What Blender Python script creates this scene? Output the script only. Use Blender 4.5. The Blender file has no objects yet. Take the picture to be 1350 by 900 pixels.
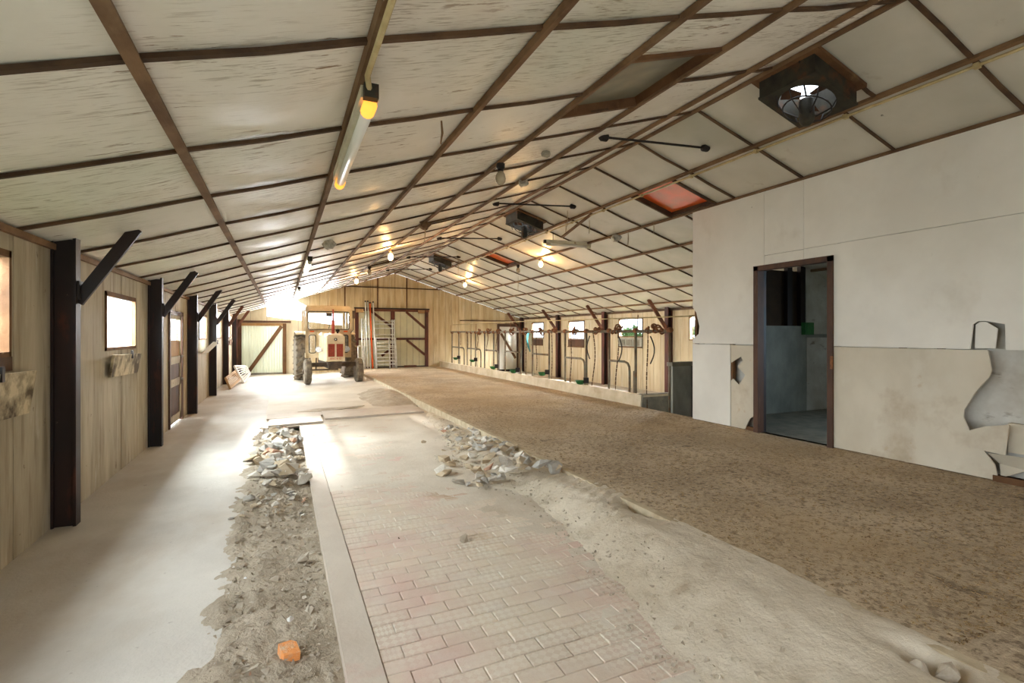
import bpy, bmesh, math, random
from mathutils import Vector, noise
random.seed(7)
sc = bpy.context.scene
COL = sc.collection
# ------------------------------------------------------------------ camera
F, VX, HY, CH = 675.0, 372.0, 441.0, 1.45
TH = math.atan((675 - VX) / F); CT, ST = math.cos(TH), math.sin(TH)
cam = bpy.data.cameras.new('camera'); camo = bpy.data.objects.new('camera', cam); COL.objects.link(camo)
cam.sensor_width = 36; cam.lens = 18; cam.clip_start = .02; cam.clip_end = 300
cam.shift_y = -9.0 / 1350
camo.location = (0, 0, CH); camo.rotation_euler = (math.pi / 2, 0, -TH)
sc.camera = camo
# ------------------------------------------------------------------ world, daylight, exposure
sc.view_settings.view_transform = 'Standard'; sc.view_settings.look = 'None'
sc.view_settings.gamma = 1.0; sc.view_settings.use_curve_mapping = False
sc.view_settings.exposure = 0.9
sc.cycles.use_denoising = True
sc.cycles.max_bounces = 10; sc.cycles.diffuse_bounces = 7; sc.cycles.transparent_max_bounces = 12
sc.cycles.sample_clamp_indirect = 6.0
W = bpy.data.worlds.new('sky'); sc.world = W; W.use_nodes = True
W.node_tree.nodes['Background'].inputs[0].default_value = (.80, .90, 1.0, 1)
W.node_tree.nodes['Background'].inputs[1].default_value = 3.0

def area(name, loc, size, direction, power, color=(1, 1, 1)):
    l = bpy.data.lights.new(name, 'AREA'); l.shape = 'RECTANGLE'; l.size, l.size_y = size
    l.energy = power; l.color = color
    o = bpy.data.objects.new(name, l); COL.objects.link(o)
    o.location = loc; o.rotation_euler = Vector(direction).to_track_quat('-Z', 'Y').to_euler()
    return o
DAY = (.88, .95, 1.0)
sun = bpy.data.lights.new('sun', 'SUN'); sun.energy = 2.6; sun.angle = math.radians(1.0); sun.color = (1, .95, .86)
suno = bpy.data.objects.new('sun', sun); COL.objects.link(suno); suno.rotation_euler = Vector((.004, -1, -.178)).to_track_quat('-Z', 'Y').to_euler()
# daylight entering by the openings: side door, left windows, gable gap; rear opening added unseen as fill
area('daylight_side_door', (-2.3, 1.1, 1.7), (1.2, 1.6), (1, .12, -.6), 40, (.86, .93, 1.0))
area('fill_rear_opening', (2.9, -3.3, 1.1), (1.4, 2.0), (0, 1, .0), 45, (.96, .98, 1))
for wy, wp in ((3.68, 70), (6.75, 200), (9.85, 150), (12.9, 250), (15.95, 200), (18.95, 120)):
    area('daylight_window', (-2.15, wy, 2.05), (1.2, .9), (1, 0, -.62), wp * 1.7, DAY)
area('daylight_gable_gap', (.9, 21.15, 2.3), (2.9, .9), (.12, -1, -.3), 520, (.96, .98, 1))
for wy in (12.83, 16.0, 19.1, 9.8):
    area('daylight_window_right', (10.5, wy, 2.5), (1.1, .9), (-1, 0, -.6), 1500, DAY)
area('daylight_room_window', (10.2, 2.6, 1.7), (.7, 1.2), (-1, 0, -.2), 130, (.6, .8, 1.0))

# ------------------------------------------------------------------ pixel -> place (the place comes from the plane it touches)
def ray(u, v):
    l = (u - 675) / F; return (l * CT + ST, CT - l * ST, (HY - v) / F)
def on_floor(u, v, z=0.0):
    r = ray(u, v); t = (z - CH) / r[2]; return Vector((r[0] * t, r[1] * t, z))
def at_y(u, v, Y):
    r = ray(u, v); t = Y / r[1]; return Vector((r[0] * t, Y, CH + r[2] * t))
def at_x(u, v, X):
    r = ray(u, v); t = X / r[0]; return Vector((X, r[1] * t, CH + r[2] * t))
XL, XR, RX, T, YE, YB = -1.58, 9.75, 4.15, .312, 20.8, -3.0
RZ = 2.14 + T * (RX + 1.6)
def roof(x): return RZ - T * abs(x - RX)
SZ = .13            # level of the raised slab
STALL = -.18        # level of the stall floor

# ------------------------------------------------------------------ materials
def lin(c):
    c = [k / 255 for k in c]
    return tuple((k / 12.92 if k <= .04045 else ((k + .055) / 1.055) ** 2.4) for k in c) + (1,)
def mat(name, c1, c2=None, scale=3, stretch=(1, 1, 1), rough=.8, metal=0, bump=0, bscale=60, bstretch=None,
        spots=(), rand=0, spec=.3, emit=None, lo=.35, hi=.65, detail=5):
    m = bpy.data.materials.new(name); m.use_nodes = True
    nt = m.node_tree; N = nt.nodes; L = nt.links; b = N['Principled BSDF']
    b.inputs['Roughness'].default_value = rough; b.inputs['Metallic'].default_value = metal
    b.inputs['Specular IOR Level'].default_value = spec
    geo = N.new('ShaderNodeNewGeometry')
    def nz(sc_, st, det=detail):
        mp = N.new('ShaderNodeMapping'); mp.inputs['Scale'].default_value = st
        L.new(geo.outputs['Position'], mp.inputs['Vector'])
        n = N.new('ShaderNodeTexNoise'); n.inputs['Scale'].default_value = sc_; n.inputs['Detail'].default_value = det
        n.inputs['Roughness'].default_value = .6
        L.new(mp.outputs[0], n.inputs['Vector']); return n.outputs['Fac']
    def mr(sock, a, b_):
        r = N.new('ShaderNodeMapRange'); r.inputs[1].default_value = a; r.inputs[2].default_value = b_
        L.new(sock, r.inputs[0]); return r.outputs[0]
    def mul(s1, s2):
        k = N.new('ShaderNodeMath'); k.operation = 'MULTIPLY'; L.new(s1, k.inputs[0])
        if isinstance(s2, float): k.inputs[1].default_value = s2
        else: L.new(s2, k.inputs[1])
        return k.outputs[0]
    def mix(fac, a, b_):
        x = N.new('ShaderNodeMix'); x.data_type = 'RGBA'
        L.new(fac, x.inputs[0])
        if isinstance(a, tuple): x.inputs[6].default_value = a
        else: L.new(a, x.inputs[6])
        if isinstance(b_, tuple): x.inputs[7].default_value = b_
        else: L.new(b_, x.inputs[7])
        return x.outputs[2]
    cur = lin(c1)
    if c2 is not None: cur = mix(mr(nz(scale, stretch), lo, hi), lin(c1), lin(c2))
    for s in spots:    # (colour, scale, stretch, lo, hi, strength[, mask scale, mask lo, mask hi])
        f = mul(mr(nz(s[1], s[2]), s[3], s[4]), float(s[5]))
        if len(s) > 6: f = mul(f, mr(nz(s[6], (1, 1, 1)), s[7], s[8]))
        cur = mix(f, cur, lin(s[0]))
    if rand:
        oi = N.new('ShaderNodeObjectInfo'); r = N.new('ShaderNodeMapRange')
        r.inputs[3].default_value = 1 - rand; r.inputs[4].default_value = 1 + rand * .6
        L.new(oi.outputs['Random'], r.inputs[0])
        h = N.new('ShaderNodeHueSaturation'); L.new(r.outputs[0], h.inputs['Value'])
        if isinstance(cur, tuple): h.inputs['Color'].default_value = cur
        else: L.new(cur, h.inputs['Color'])
        cur = h.outputs[0]
    if isinstance(cur, tuple): b.inputs['Base Color'].default_value = cur
    else: L.new(cur, b.inputs['Base Color'])
    if bump:
        bp = N.new('ShaderNodeBump'); bp.inputs['Strength'].default_value = bump; bp.inputs['Distance'].default_value = .02
        L.new(nz(bscale, bstretch or (1, 1, 1), 6), bp.inputs['Height']); L.new(bp.outputs[0], b.inputs['Normal'])
    if emit:
        b.inputs['Emission Color'].default_value = emit[0] + (1,); b.inputs['Emission Strength'].default_value = emit[1]
    return m
def glass(name, tint=(.95, .97, .97), gloss=.12):
    m = bpy.data.materials.new(name); m.use_nodes = True; N = m.node_tree.nodes; L = m.node_tree.links
    N.remove(N['Principled BSDF']); out = N['Material Output']
    t = N.new('ShaderNodeBsdfTransparent'); t.inputs[0].default_value = tint + (1,)
    g = N.new('ShaderNodeBsdfGlossy'); g.inputs['Roughness'].default_value = .08
    x = N.new('ShaderNodeMixShader'); x.inputs[0].default_value = gloss
    L.new(t.outputs[0], x.inputs[1]); L.new(g.outputs[0], x.inputs[2]); L.new(x.outputs[0], out.inputs[0])
    return m
def sheet(name, col, amount, rough=.35, c2=None):      # translucent fibreglass sheet
    m = bpy.data.materials.new(name); m.use_nodes = True; N = m.node_tree.nodes; L = m.node_tree.links
    p = N['Principled BSDF']; p.inputs['Roughness'].default_value = rough; p.inputs['Base Color'].default_value = lin(col)
    n = N.new('ShaderNodeTexNoise'); n.inputs['Scale'].default_value = 5; geo = N.new('ShaderNodeNewGeometry'); L.new(geo.outputs['Position'], n.inputs['Vector'])
    mx = N.new('ShaderNodeMix'); mx.data_type = 'RGBA'; L.new(n.outputs[0], mx.inputs[0])
    mx.inputs[6].default_value = lin(col); mx.inputs[7].default_value = lin(c2 or col); L.new(mx.outputs[2], p.inputs['Base Color'])
    t = N.new('ShaderNodeBsdfTranslucent'); L.new(mx.outputs[2], t.inputs[0])
    x = N.new('ShaderNodeMixShader'); x.inputs[0].default_value = amount
    L.new(p.outputs[0], x.inputs[1]); L.new(t.outputs[0], x.inputs[2]); L.new(x.outputs[0], N['Material Output'].inputs[0])
    return m
G = {}
BRN = (104, 78, 52)
G['ceil_l'] = mat('painted_ceiling_sheet', (238, 234, 225), (223, 218, 207), 1.2, (1, 1, 1), .42, spec=.4, bump=.12, bscale=9, bstretch=(.5, 3, 1), rand=.05,
    spots=(((150, 135, 112), 1.0, (7, 85, 1), .54, .61, .75, .9, .42, .58), ((128, 98, 64), 1.0, (5, 34, 4), .60, .64, .9, 1.3, .46, .56),
           ((190, 170, 130), .8, (1, 1, 1), .58, .8, .5), ((196, 205, 180), .45, (1, 1, 1), .5, .75, .45)))
G['ceil_r'] = mat('painted_ceiling_sheet_shaded', (208, 203, 190), (192, 188, 174), 1.0, (1, 1, 1), .36, spec=.45, rand=.05,
    spots=(((150, 130, 104), 1.0, (3, 3, 3), .66, .76, .5), ((60, 48, 36), 9, (1, 1, 1), .73, .76, .8), ((168, 174, 150), .5, (1, 1, 1), .5, .75, .4)))  # right slope's weaker light put into a darker base colour
G['purlin'] = mat('weathered_purlin_wood', (136, 106, 76), (98, 72, 50), 2, (1, 1, 1), .8, bump=.3, bscale=18, bstretch=(1, .2, 1), rand=.18, spots=(((150, 124, 94), 5, (1, .5, 1), .58, .72, .6),))
G['batten'] = mat('dark_batten_wood', (104, 78, 54), (66, 48, 34), 3, (1, 1, 1), .8, rand=.2, spots=(((124, 96, 66), 4, (1, 1, 1), .6, .75, .5),))
G['deck'] = mat('roof_deck_board', (70, 58, 46), (50, 42, 34), 2)
G['wall_l'] = mat('grimy_cream_board', (190, 179, 156), (160, 147, 122), 1.5, (1, 3, .5), .75, bump=.12, bscale=12, bstretch=(1, 6, .6), rand=.06,
    spots=(((112, 94, 70), 2.0, (1, 6, .6), .52, .70, .6), ((96, 70, 44), 8, (1, 1, 1), .68, .73, .8), ((208, 204, 190), 2.4, (1, 3, .8), .62, .75, .6), ((120, 104, 82), .7, (1, 1, 1), .55, .8, .35)))
G['wall_e'] = mat('old_limed_board', (208, 190, 156), (184, 160, 122), 2.0, (4, 4, .4), .8, rand=.13, bump=.15, bscale=10, bstretch=(5, 5, .5),
    spots=(((128, 88, 46), 1.2, (3, 3, .5), .56, .76, .6), ((214, 206, 184), 1.6, (2, 2, .5), .56, .74, .6)))
G['wall_r'] = mat('cream_plank', (214, 200, 172), (194, 174, 140), 2.0, (4, 4, .4), .75, rand=.09, bump=.15, bscale=10, bstretch=(5, 5, .5),
    spots=(((140, 104, 64), 1.5, (3, 3, .5), .60, .76, .6), ((224, 218, 200), 1.6, (2, 2, .5), .58, .74, .5)))
G['backing'] = mat('wall_backing', (70, 52, 36), (50, 38, 28), 3)
G['post_d'] = mat('dark_stained_steel_post', (27, 21, 21), (44, 26, 21), 1.6, (2, 2, .8), .55, rand=.1, spec=.4, spots=(((92, 44, 28), 3, (2, 2, .6), .60, .72, .7), ((120, 104, 90), 10, (1, 1, 1), .72, .75, .7)))
G['post_r'] = mat('red_brown_painted_post', (98, 48, 34), (62, 32, 26), 2, (2, 2, .8), .6, rand=.12)
G['brace_r'] = mat('rusty_brace', (112, 66, 44), (80, 48, 36), 3, rough=.65, rand=.12)
G['wood'] = mat('brown_frame_wood', (118, 84, 54), (86, 58, 36), 3, (1, 1, 1), .8, rand=.12, bump=.2, bscale=20, spots=(((150, 118, 82), 5, (1, 1, .4), .6, .75, .6),))
G['woodlight'] = mat('pale_raw_wood', (186, 152, 108), (158, 122, 82), 4, (1, 1, .5), .8, rand=.1)
G['doorframe'] = mat('dark_brown_door_frame', (92, 62, 44), (64, 44, 34), 3, (2, 2, .5), .6, spots=(((130, 92, 66), 6, (2, 2, .5), .6, .74, .6),))
G['part_w'] = mat('white_partition_sheet', (230, 226, 216), (216, 211, 200), .9, (1, 1, 1), .6, rand=.02, bump=.04, bscale=30,
    spots=(((170, 156, 130), 1.3, (1, 1, .8), .6, .82, .5), ((110, 98, 80), 3, (1, 5, 2), .70, .74, .5, 1, .52, .6), ((70, 58, 44), 14, (1, 1, 1), .745, .76, .9)))
G['part_b'] = mat('stained_beige_partition_sheet', (208, 199, 180), (192, 181, 160), 1.2, (1, 1, .7), .65,
    spots=(((150, 124, 90), 1.6, (1, 1, 1), .57, .75, .6), ((214, 208, 194), 2.2, (1, 1, .8), .58, .75, .6), ((172, 140, 92), 2.6, (1, 1, 1), .63, .69, .5)))
G['part_i'] = mat('dirty_inner_lining', (214, 212, 204), (176, 168, 154), 2.0, (1, 1, 1), .7, spots=(((110, 92, 70), 3, (1, 1, 2.5), .62, .72, .8),))
G['concrete'] = mat('dusty_aisle_concrete', (206, 199, 188), (184, 177, 166), .9, (1, 1, 1), .62, bump=.25, bscale=40, spec=.35,
    spots=(((158, 132, 98), .6, (1, .5, 1), .46, .66, .7), ((204, 198, 188), 1.6, (1, .6, 1), .56, .74, .6), ((104, 84, 62), 7, (1, 1, 1), .68, .74, .6), ((120, 108, 96), 22, (1, 1, 1), .66, .74, .4)))
G['centre'] = mat('dusty_centre_floor', (210, 200, 184), (190, 178, 160), .9, (1, 1, 1), .7, bump=.3, bscale=30,
    spots=(((150, 126, 94), .8, (1, 1, 1), .55, .74, .5), ((110, 92, 70), 9, (1, 1, 1), .70, .76, .6)))
G['slab'] = mat('littered_brown_slab', (194, 174, 146), (160, 141, 116), 1.1, (1, 1, 1), .8, bump=.9, bscale=60,
    spots=(((98, 80, 60), 26, (1, 1, 1), .50, .62, .7), ((206, 186, 154), 34, (1, 1, 1), .54, .66, .7), ((176, 150, 112), .35, (1, 1, 1), .45, .65, .6), ((78, 62, 46), 2.2, (1.2, 1, 1), .66, .74, .7)))
G['lip'] = mat('pale_slab_lip', (196, 180, 152), (164, 146, 118), 6, rough=.8, bump=.3)
G['strip'] = mat('worn_concrete_strip', (196, 184, 168), (178, 164, 148), 1.6, (1, .7, 1), .7, bump=.2, bscale=35, spots=(((186, 150, 138), 2.5, (1, 1, 1), .58, .72, .6), ((150, 130, 106), 4, (1, 1, 1), .64, .74, .5)))
G['dirt'] = mat('grey_pit_dirt', (186, 172, 152), (154, 140, 120), 3, (1, 1, 1), .9, bump=.9, bscale=40, spots=(((188, 176, 158), 6, (1, 1, 1), .58, .7, .6), ((96, 74, 54), 16, (1, 1, 1), .6, .7, .7)))
G['sand'] = mat('pale_loose_sand', (206, 194, 174), (184, 170, 148), 1.8, (1, 1, 1), .9, bump=.45, bscale=45, spots=(((146, 128, 104), 5, (1, 1, 1), .6, .74, .6), ((120, 100, 78), 22, (1, 1, 1), .66, .74, .6)))
G['gravel'] = mat('grey_gravel', (186, 174, 156), (146, 132, 114), 14, rough=.9)
RUB = [mat('rubble_grey', (204, 196, 182), (174, 164, 150), 9, rough=.9, bump=.5, rand=.12), mat('rubble_white', (224, 216, 202), (200, 190, 174), 9, rough=.9, bump=.5, rand=.1),
       mat('rubble_beige', (204, 186, 158), (176, 156, 128), 9, rough=.9, bump=.5, rand=.12), mat('rubble_bluegrey', (186, 180, 170), (158, 152, 142), 9, rough=.9, bump=.5, rand=.1)]
G['rub_red'] = mat('rubble_brick', (182, 134, 106), (196, 160, 136), 12, rough=.9, bump=.4)
G['rub_orange'] = mat('orange_brick_piece', (226, 148, 84), (206, 176, 146), 14, rough=.85, bump=.4, lo=.45, hi=.6)
G['rub_snow'] = mat('white_stone', (226, 224, 220), (204, 200, 196), 14, rough=.85)
G['straw'] = mat('straw_bit', (176, 148, 104), (92, 70, 46), 30, rough=.9)
G['metal'] = mat('galvanised_metal', (168, 166, 160), (132, 130, 124), 8, rough=.45, metal=.5, spots=(((140, 96, 62), 6, (1, 1, 1), .6, .72, .7),), rand=.08)
G['pipe'] = mat('stall_pipe', (132, 122, 104), (104, 88, 68), 5, rough=.5, metal=.35, spots=(((128, 82, 50), 7, (1, 1, 1), .55, .7, .7), ((92, 110, 92), 3, (1, 1, 1), .55, .7, .5)))
G['rust'] = mat('rusty_fitting', (150, 98, 60), (96, 62, 42), 14, rough=.8)
G['chain'] = mat('rusty_chain', (104, 74, 50), (70, 50, 36), 20, rough=.8)
G['bowl'] = mat('green_enamel', (58, 120, 62), (40, 90, 48), 8, rough=.45)
G['kerb'] = mat('limewashed_kerb', (214, 200, 174), (188, 170, 138), 2.5, (1, 1, 1), .75, bump=.2, spots=(((150, 120, 84), 3, (1, .5, 1), .6, .76, .5),))
G['cgrey'] = mat('grey_concrete_block', (140, 134, 120), (112, 108, 98), 5, rough=.85, bump=.4, spots=(((86, 82, 74), 4, (1, 1, 1), .6, .72, .6),))
G['slate'] = mat('grey_green_slab', (158, 158, 148), (132, 134, 126), 4, (1, 1, .6), .6, spots=(((140, 140, 128), 3, (1, 1, 1), .6, .75, .5),))
G['black'] = mat('black_iron', (30, 26, 24), (48, 38, 32), 12, rough=.6)
G['fanbox'] = mat('rusty_fan_housing', (66, 62, 50), (42, 38, 32), 6, rough=.7, metal=.2, spots=(((98, 62, 38), 5, (1, 1, 1), .56, .68, .7),))
G['white_fix'] = mat('yellowed_white_enamel', (216, 212, 190), (196, 190, 164), 6, rough=.4, spots=(((130, 100, 62), 9, (1, 1, 1), .66, .72, .7),))
G['tube'] = mat('opal_tube', (236, 234, 226), rough=.3)
G['tube_on'] = mat('lit_tube', (255, 250, 240), emit=((1, .96, .88), 9.0))
G['amber'] = mat('glowing_amber_end', (255, 190, 90), emit=((1, .34, .04), .9))
G['bulb'] = mat('lit_bulb', (255, 220, 160), emit=((1, .62, .22), 22.0))
G['jar'] = mat('dusty_glass_jar', (190, 176, 150), (160, 146, 122), 8, rough=.25, spec=.6)
G['conduit'] = mat('pale_conduit', (196, 178, 134), (170, 150, 106), 8, rough=.6)
G['plastic'] = mat('crumpled_foil', (190, 186, 172), (140, 136, 124), 16, rough=.35, bump=.6, bscale=20)
G['string'] = mat('dusty_string', (196, 180, 150), (160, 142, 112), 12, rough=.9)
G['door_sheet'] = sheet('pale_green_corrugated_sheet', (226, 232, 212), .04, .5)
G['door_slat'] = sheet('pale_door_panel', (222, 218, 188), .15, .6, (206, 200, 166))
G['sky_grey'] = sheet('dirty_grey_skylight', (112, 114, 104), .06, .22, (150, 144, 122))
G['sky_orange'] = sheet('orange_skylight', (236, 92, 14), .12, .3, (176, 112, 62))
G['glass'] = glass('window_glass'); G['cabglass'] = glass('cab_glass', (.93, .95, .95), .08)
G['alu'] = mat('aluminium', (232, 232, 228), (206, 206, 202), 10, rough=.4, metal=.1)
G['orange'] = mat('orange_paint', (232, 98, 26), (206, 84, 24), 10, rough=.5)
G['tr_body'] = mat('faded_cream_tractor_paint', (222, 204, 172), (200, 176, 136), 3, rough=.5, spots=(((146, 98, 62), 6, (1, 1, 1), .66, .76, .6),))
G['tr_red'] = mat('rusted_red_grille', (150, 62, 40), (122, 48, 32), 30, rough=.7, bump=.5, bscale=120)
G['tr_dark'] = mat('tractor_cast_iron', (96, 80, 64), (66, 54, 44), 6, rough=.7)
G['tyre'] = mat('dusty_tyre', (134, 122, 104), (92, 82, 70), 8, rough=.9)
G['rim'] = mat('dusty_rim', (206, 176, 120), (170, 138, 92), 5, rough=.7)
G['redtext'] = mat('red_lettering', (196, 62, 40))
G['mirror'] = mat('chrome', (210, 210, 206), rough=.2, metal=.8)
G['red'] = mat('red_exhaust', (186, 84, 62), (150, 62, 46), 8, rough=.6)
G['grass'] = mat('grass_ground', (104, 124, 70), (82, 100, 56), 6, rough=.95)
G['leaf'] = mat('hedge_leaf', (96, 132, 70), (66, 100, 50), 6, rough=.8)
G['teal'] = mat('teal_plastic', (52, 132, 132), (40, 104, 108), 8, rough=.6)

def brick_mat():
    m = mat('pressed_paver', (202, 174, 160), (196, 182, 162), 1.1, (1, 1, 1), .75, bump=.25, bscale=50, rand=.05,
            spots=(((204, 190, 168), 1.3, (1, 1, 1), .44, .62, .8), ((164, 140, 108), .7, (1.4, 1, 1), .56, .68, .75), ((206, 196, 182), 5, (1, 1, 1), .5, .7, .5)))
    N = m.node_tree.nodes; L = m.node_tree.links; b = N['Principled BSDF']
    tc = N.new('ShaderNodeTexCoord'); mp = N.new('ShaderNodeMapping'); mp.inputs['Rotation'].default_value = (0, 0, math.pi / 4); mp.inputs['Scale'].default_value = (34, 34, 0)
    L.new(tc.outputs['Object'], mp.inputs['Vector']); ch = N.new('ShaderNodeTexChecker'); ch.inputs['Scale'].default_value = 1.0
    mp.inputs['Location'].default_value = (.5, .5, .5)
    L.new(mp.outputs[0], ch.inputs['Vector'])
    old = b.inputs['Base Color'].links[0].from_socket
    n = N.new('ShaderNodeTexNoise'); n.inputs['Scale'].default_value = 2.2; g = N.new('ShaderNodeNewGeometry'); L.new(g.outputs['Position'], n.inputs['Vector'])
    r = N.new('ShaderNodeMapRange'); r.inputs[1].default_value = .42; r.inputs[2].default_value = .66; r.inputs[4].default_value = .65; L.new(n.outputs[0], r.inputs[0])
    mu = N.new('ShaderNodeMath'); mu.operation = 'MULTIPLY'; L.new(ch.outputs['Fac'], mu.inputs[0]); L.new(r.outputs[0], mu.inputs[1])
    x = N.new('ShaderNodeMix'); x.data_type = 'RGBA'; L.new(mu.outputs[0], x.inputs[0]); L.new(old, x.inputs[6]); x.inputs[7].default_value = lin((214, 206, 190)); L.new(x.outputs[2], b.inputs['Base Color'])
    return m
G['brick'] = brick_mat()

# ------------------------------------------------------------------ mesh helpers
ORG = {}
class MB:
    def __init__(s): s.v = []; s.f = []
    def add(s, vs, fs):
        o = len(s.v); s.v += [Vector(p) for p in vs]; s.f += [tuple(i + o for i in f) for f in fs]; return s
    def box(s, x0, x1, y0, y1, z0, z1):
        return s.add([(x0, y0, z0), (x1, y0, z0), (x1, y1, z0), (x0, y1, z0), (x0, y0, z1), (x1, y0, z1), (x1, y1, z1), (x0, y1, z1)],
                     [(0, 3, 2, 1), (4, 5, 6, 7), (0, 1, 5, 4), (1, 2, 6, 5), (2, 3, 7, 6), (3, 0, 4, 7)])
    def bar(s, p, q, w, h, up=(0, 0, 1)):
        p = Vector(p); q = Vector(q); d = (q - p).normalized(); up = Vector(up)
        sx = d.cross(up)
        if sx.length < 1e-4: sx = d.cross(Vector((1, 0, 0)))
        sx.normalize(); uu = sx.cross(d).normalized(); a = sx * w / 2; b = uu * h / 2
        return s.add([p - a - b, p + a - b, p + a + b, p - a + b, q - a - b, q + a - b, q + a + b, q - a + b],
                     [(0, 3, 2, 1), (4, 5, 6, 7), (0, 1, 5, 4), (1, 2, 6, 5), (2, 3, 7, 6), (3, 0, 4, 7)])
    def tube(s, pts, r, n=8, cap=True):
        pts = [Vector(p) for p in pts]; rs = r if isinstance(r, (list, tuple)) else [r] * len(pts)
        t0 = (pts[1] - pts[0]).normalized(); a = t0.cross(Vector((0, 0, 1)))
        if a.length < 1e-3: a = t0.cross(Vector((1, 0, 0)))
        a.normalize(); o = len(s.v)
        for i, p in enumerate(pts):
            t = (pts[min(i + 1, len(pts) - 1)] - pts[max(i - 1, 0)]).normalized()
            a = (a - t * a.dot(t)); a.normalize(); b = t.cross(a)
            for k in range(n):
                an = 2 * math.pi * k / n; s.v.append(p + (a * math.cos(an) + b * math.sin(an)) * rs[i])
        for i in range(len(pts) - 1):
            for k in range(n):
                s.f.append((o + i * n + k, o + i * n + (k + 1) % n, o + (i + 1) * n + (k + 1) % n, o + (i + 1) * n + k))
        if cap:
            s.f.append(tuple(o + k for k in range(n))[::-1]); e = o + (len(pts) - 1) * n; s.f.append(tuple(e + k for k in range(n)))
        return s
    def ring(s, c, axis, R, r, n=20, m=6, a0=0, a1=2 * math.pi):
        c = Vector(c); ax = Vector(axis).normalized(); u = ax.orthogonal().normalized(); w = ax.cross(u)
        full = abs(a1 - a0 - 2 * math.pi) < 1e-6
        pts = [c + (u * math.cos(a0 + (a1 - a0) * k / n) + w * math.sin(a0 + (a1 - a0) * k / n)) * R for k in range(n + 1)]
        return s.tube(pts, r, m, not full)
    def lathe(s, c, axis, prof, n=16):       # prof: (distance along axis, radius)
        c = Vector(c); ax = Vector(axis).normalized(); u = ax.orthogonal().normalized(); w = ax.cross(u); o = len(s.v)
        for h, r in prof:
            for k in range(n):
                an = 2 * math.pi * k / n; s.v.append(c + ax * h + (u * math.cos(an) + w * math.sin(an)) * r)
        for i in range(len(prof) - 1):
            for k in range(n): s.f.append((o + i * n + k, o + i * n + (k + 1) % n, o + (i + 1) * n + (k + 1) % n, o + (i + 1) * n + k))
        s.f.append(tuple(o + k for k in range(n))[::-1]); e = o + (len(prof) - 1) * n; s.f.append(tuple(e + k for k in range(n)))
        return s
    def prism(s, poly, d):                   # polygon (3-D points) pushed by vector d
        poly = [Vector(p) for p in poly]; d = Vector(d); n = len(poly); o = len(s.v)
        s.v += poly + [p + d for p in poly]
        s.f.append(tuple(o + k for k in range(n))); s.f.append(tuple(o + n + k for k in range(n))[::-1])
        for k in range(n): s.f.append((o + k, o + n + k, o + n + (k + 1) % n, o + (k + 1) % n))
        return s
    def mesh(s, name, off=(0, 0, 0)):
        me = bpy.data.meshes.new(name); off = Vector(off)
        me.from_pydata([tuple(p - off) for p in s.v], [], s.f)
        bm = bmesh.new(); bm.from_mesh(me); bmesh.ops.recalc_face_normals(bm, faces=bm.faces); bm.to_mesh(me); bm.free()
        return me
    def build(s, name, m, parent=None, smooth=False, label=None):
        me = s.mesh(name, ORG.get(parent.name, (0, 0, 0)) if parent else (0, 0, 0))
        me.materials.append(G[m] if isinstance(m, str) else m)
        if smooth:
            for p in me.polygons: p.use_smooth = True
        o = bpy.data.objects.new(name, me); COL.objects.link(o)
        if parent: o.parent = parent; ORG[o.name] = ORG.get(parent.name, (0, 0, 0))
        if label: o['label'] = label
        return o
def tag(o, label, cat, group=None):
    o['label'] = label; o['category'] = cat
    if group: o['group'] = group
    return o
def thing(name, label, cat, loc=(0, 0, 0), group=None):
    o = bpy.data.objects.new(name, None); COL.objects.link(o); o.location = loc; o.empty_display_size = .1
    ORG[o.name] = tuple(loc); return tag(o, label, cat, group)
def struct(o, label=None):
    o['kind'] = 'structure'
    if label: o['label'] = label
    return o
def stuff(o, label=None, cat=None):
    o['kind'] = 'stuff'
    if label: o['label'] = label
    if cat: o['category'] = cat
    return o
def shared(name, me, parent, loc):           # another object on the same mesh, local to its parent
    o = bpy.data.objects.new(name, me); COL.objects.link(o); o.parent = parent
    o.location = Vector(loc) - Vector(ORG.get(parent.name, (0, 0, 0))) if parent else Vector(loc); return o
def dup(root, loc=None, label=None, rotz=None):
    r = root.copy(); COL.objects.link(r)
    if loc is not None: r.location = loc
    if rotz is not None: r.rotation_euler = (0, 0, rotz)
    if label: r['label'] = label
    for ch in list(root.children):
        c = ch.copy(); COL.objects.link(c); c.parent = r
        for g in list(ch.children):
            d = g.copy(); COL.objects.link(d); d.parent = c
    return r
R_ = random.Random(3)

# ------------------------------------------------------------------ walls of boards
def pieces(a, b, openings, zb, zt):
    """vertical strip a..b -> polygons [(s,z)...] with the openings cut out"""
    cuts = sorted({a, b} | {c for o in openings for c in o[4] if a < c < b})
    out = []
    fn = lambda f: f if callable(f) else (lambda s, f=f: f)
    for p, q in zip(cuts, cuts[1:]):
        mid = (p + q) / 2; hits = [o for o in openings if o[0] <= mid <= o[1]]
        if not hits: out.append([(p, zb), (q, zb), (q, zt(q)), (p, zt(p))]); continue
        lo = zb; lof = lambda s, z=zb: z
        for o in sorted(hits, key=lambda o: fn(o[2])(mid)):
            bf, tf = fn(o[2]), fn(o[3])
            if bf(mid) > lof(mid) + .01: out.append([(p, lof(p)), (q, lof(q)), (q, bf(q)), (p, bf(p))])
            lof = tf
        if zt(mid) > lof(mid) + .01: out.append([(p, lof(p)), (q, lof(q)), (q, zt(q)), (p, zt(p))])
    return out
def op(a, b, z0, z1, extra=()): return (a, b, z0, z1, [a, b] + list(extra))
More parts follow.
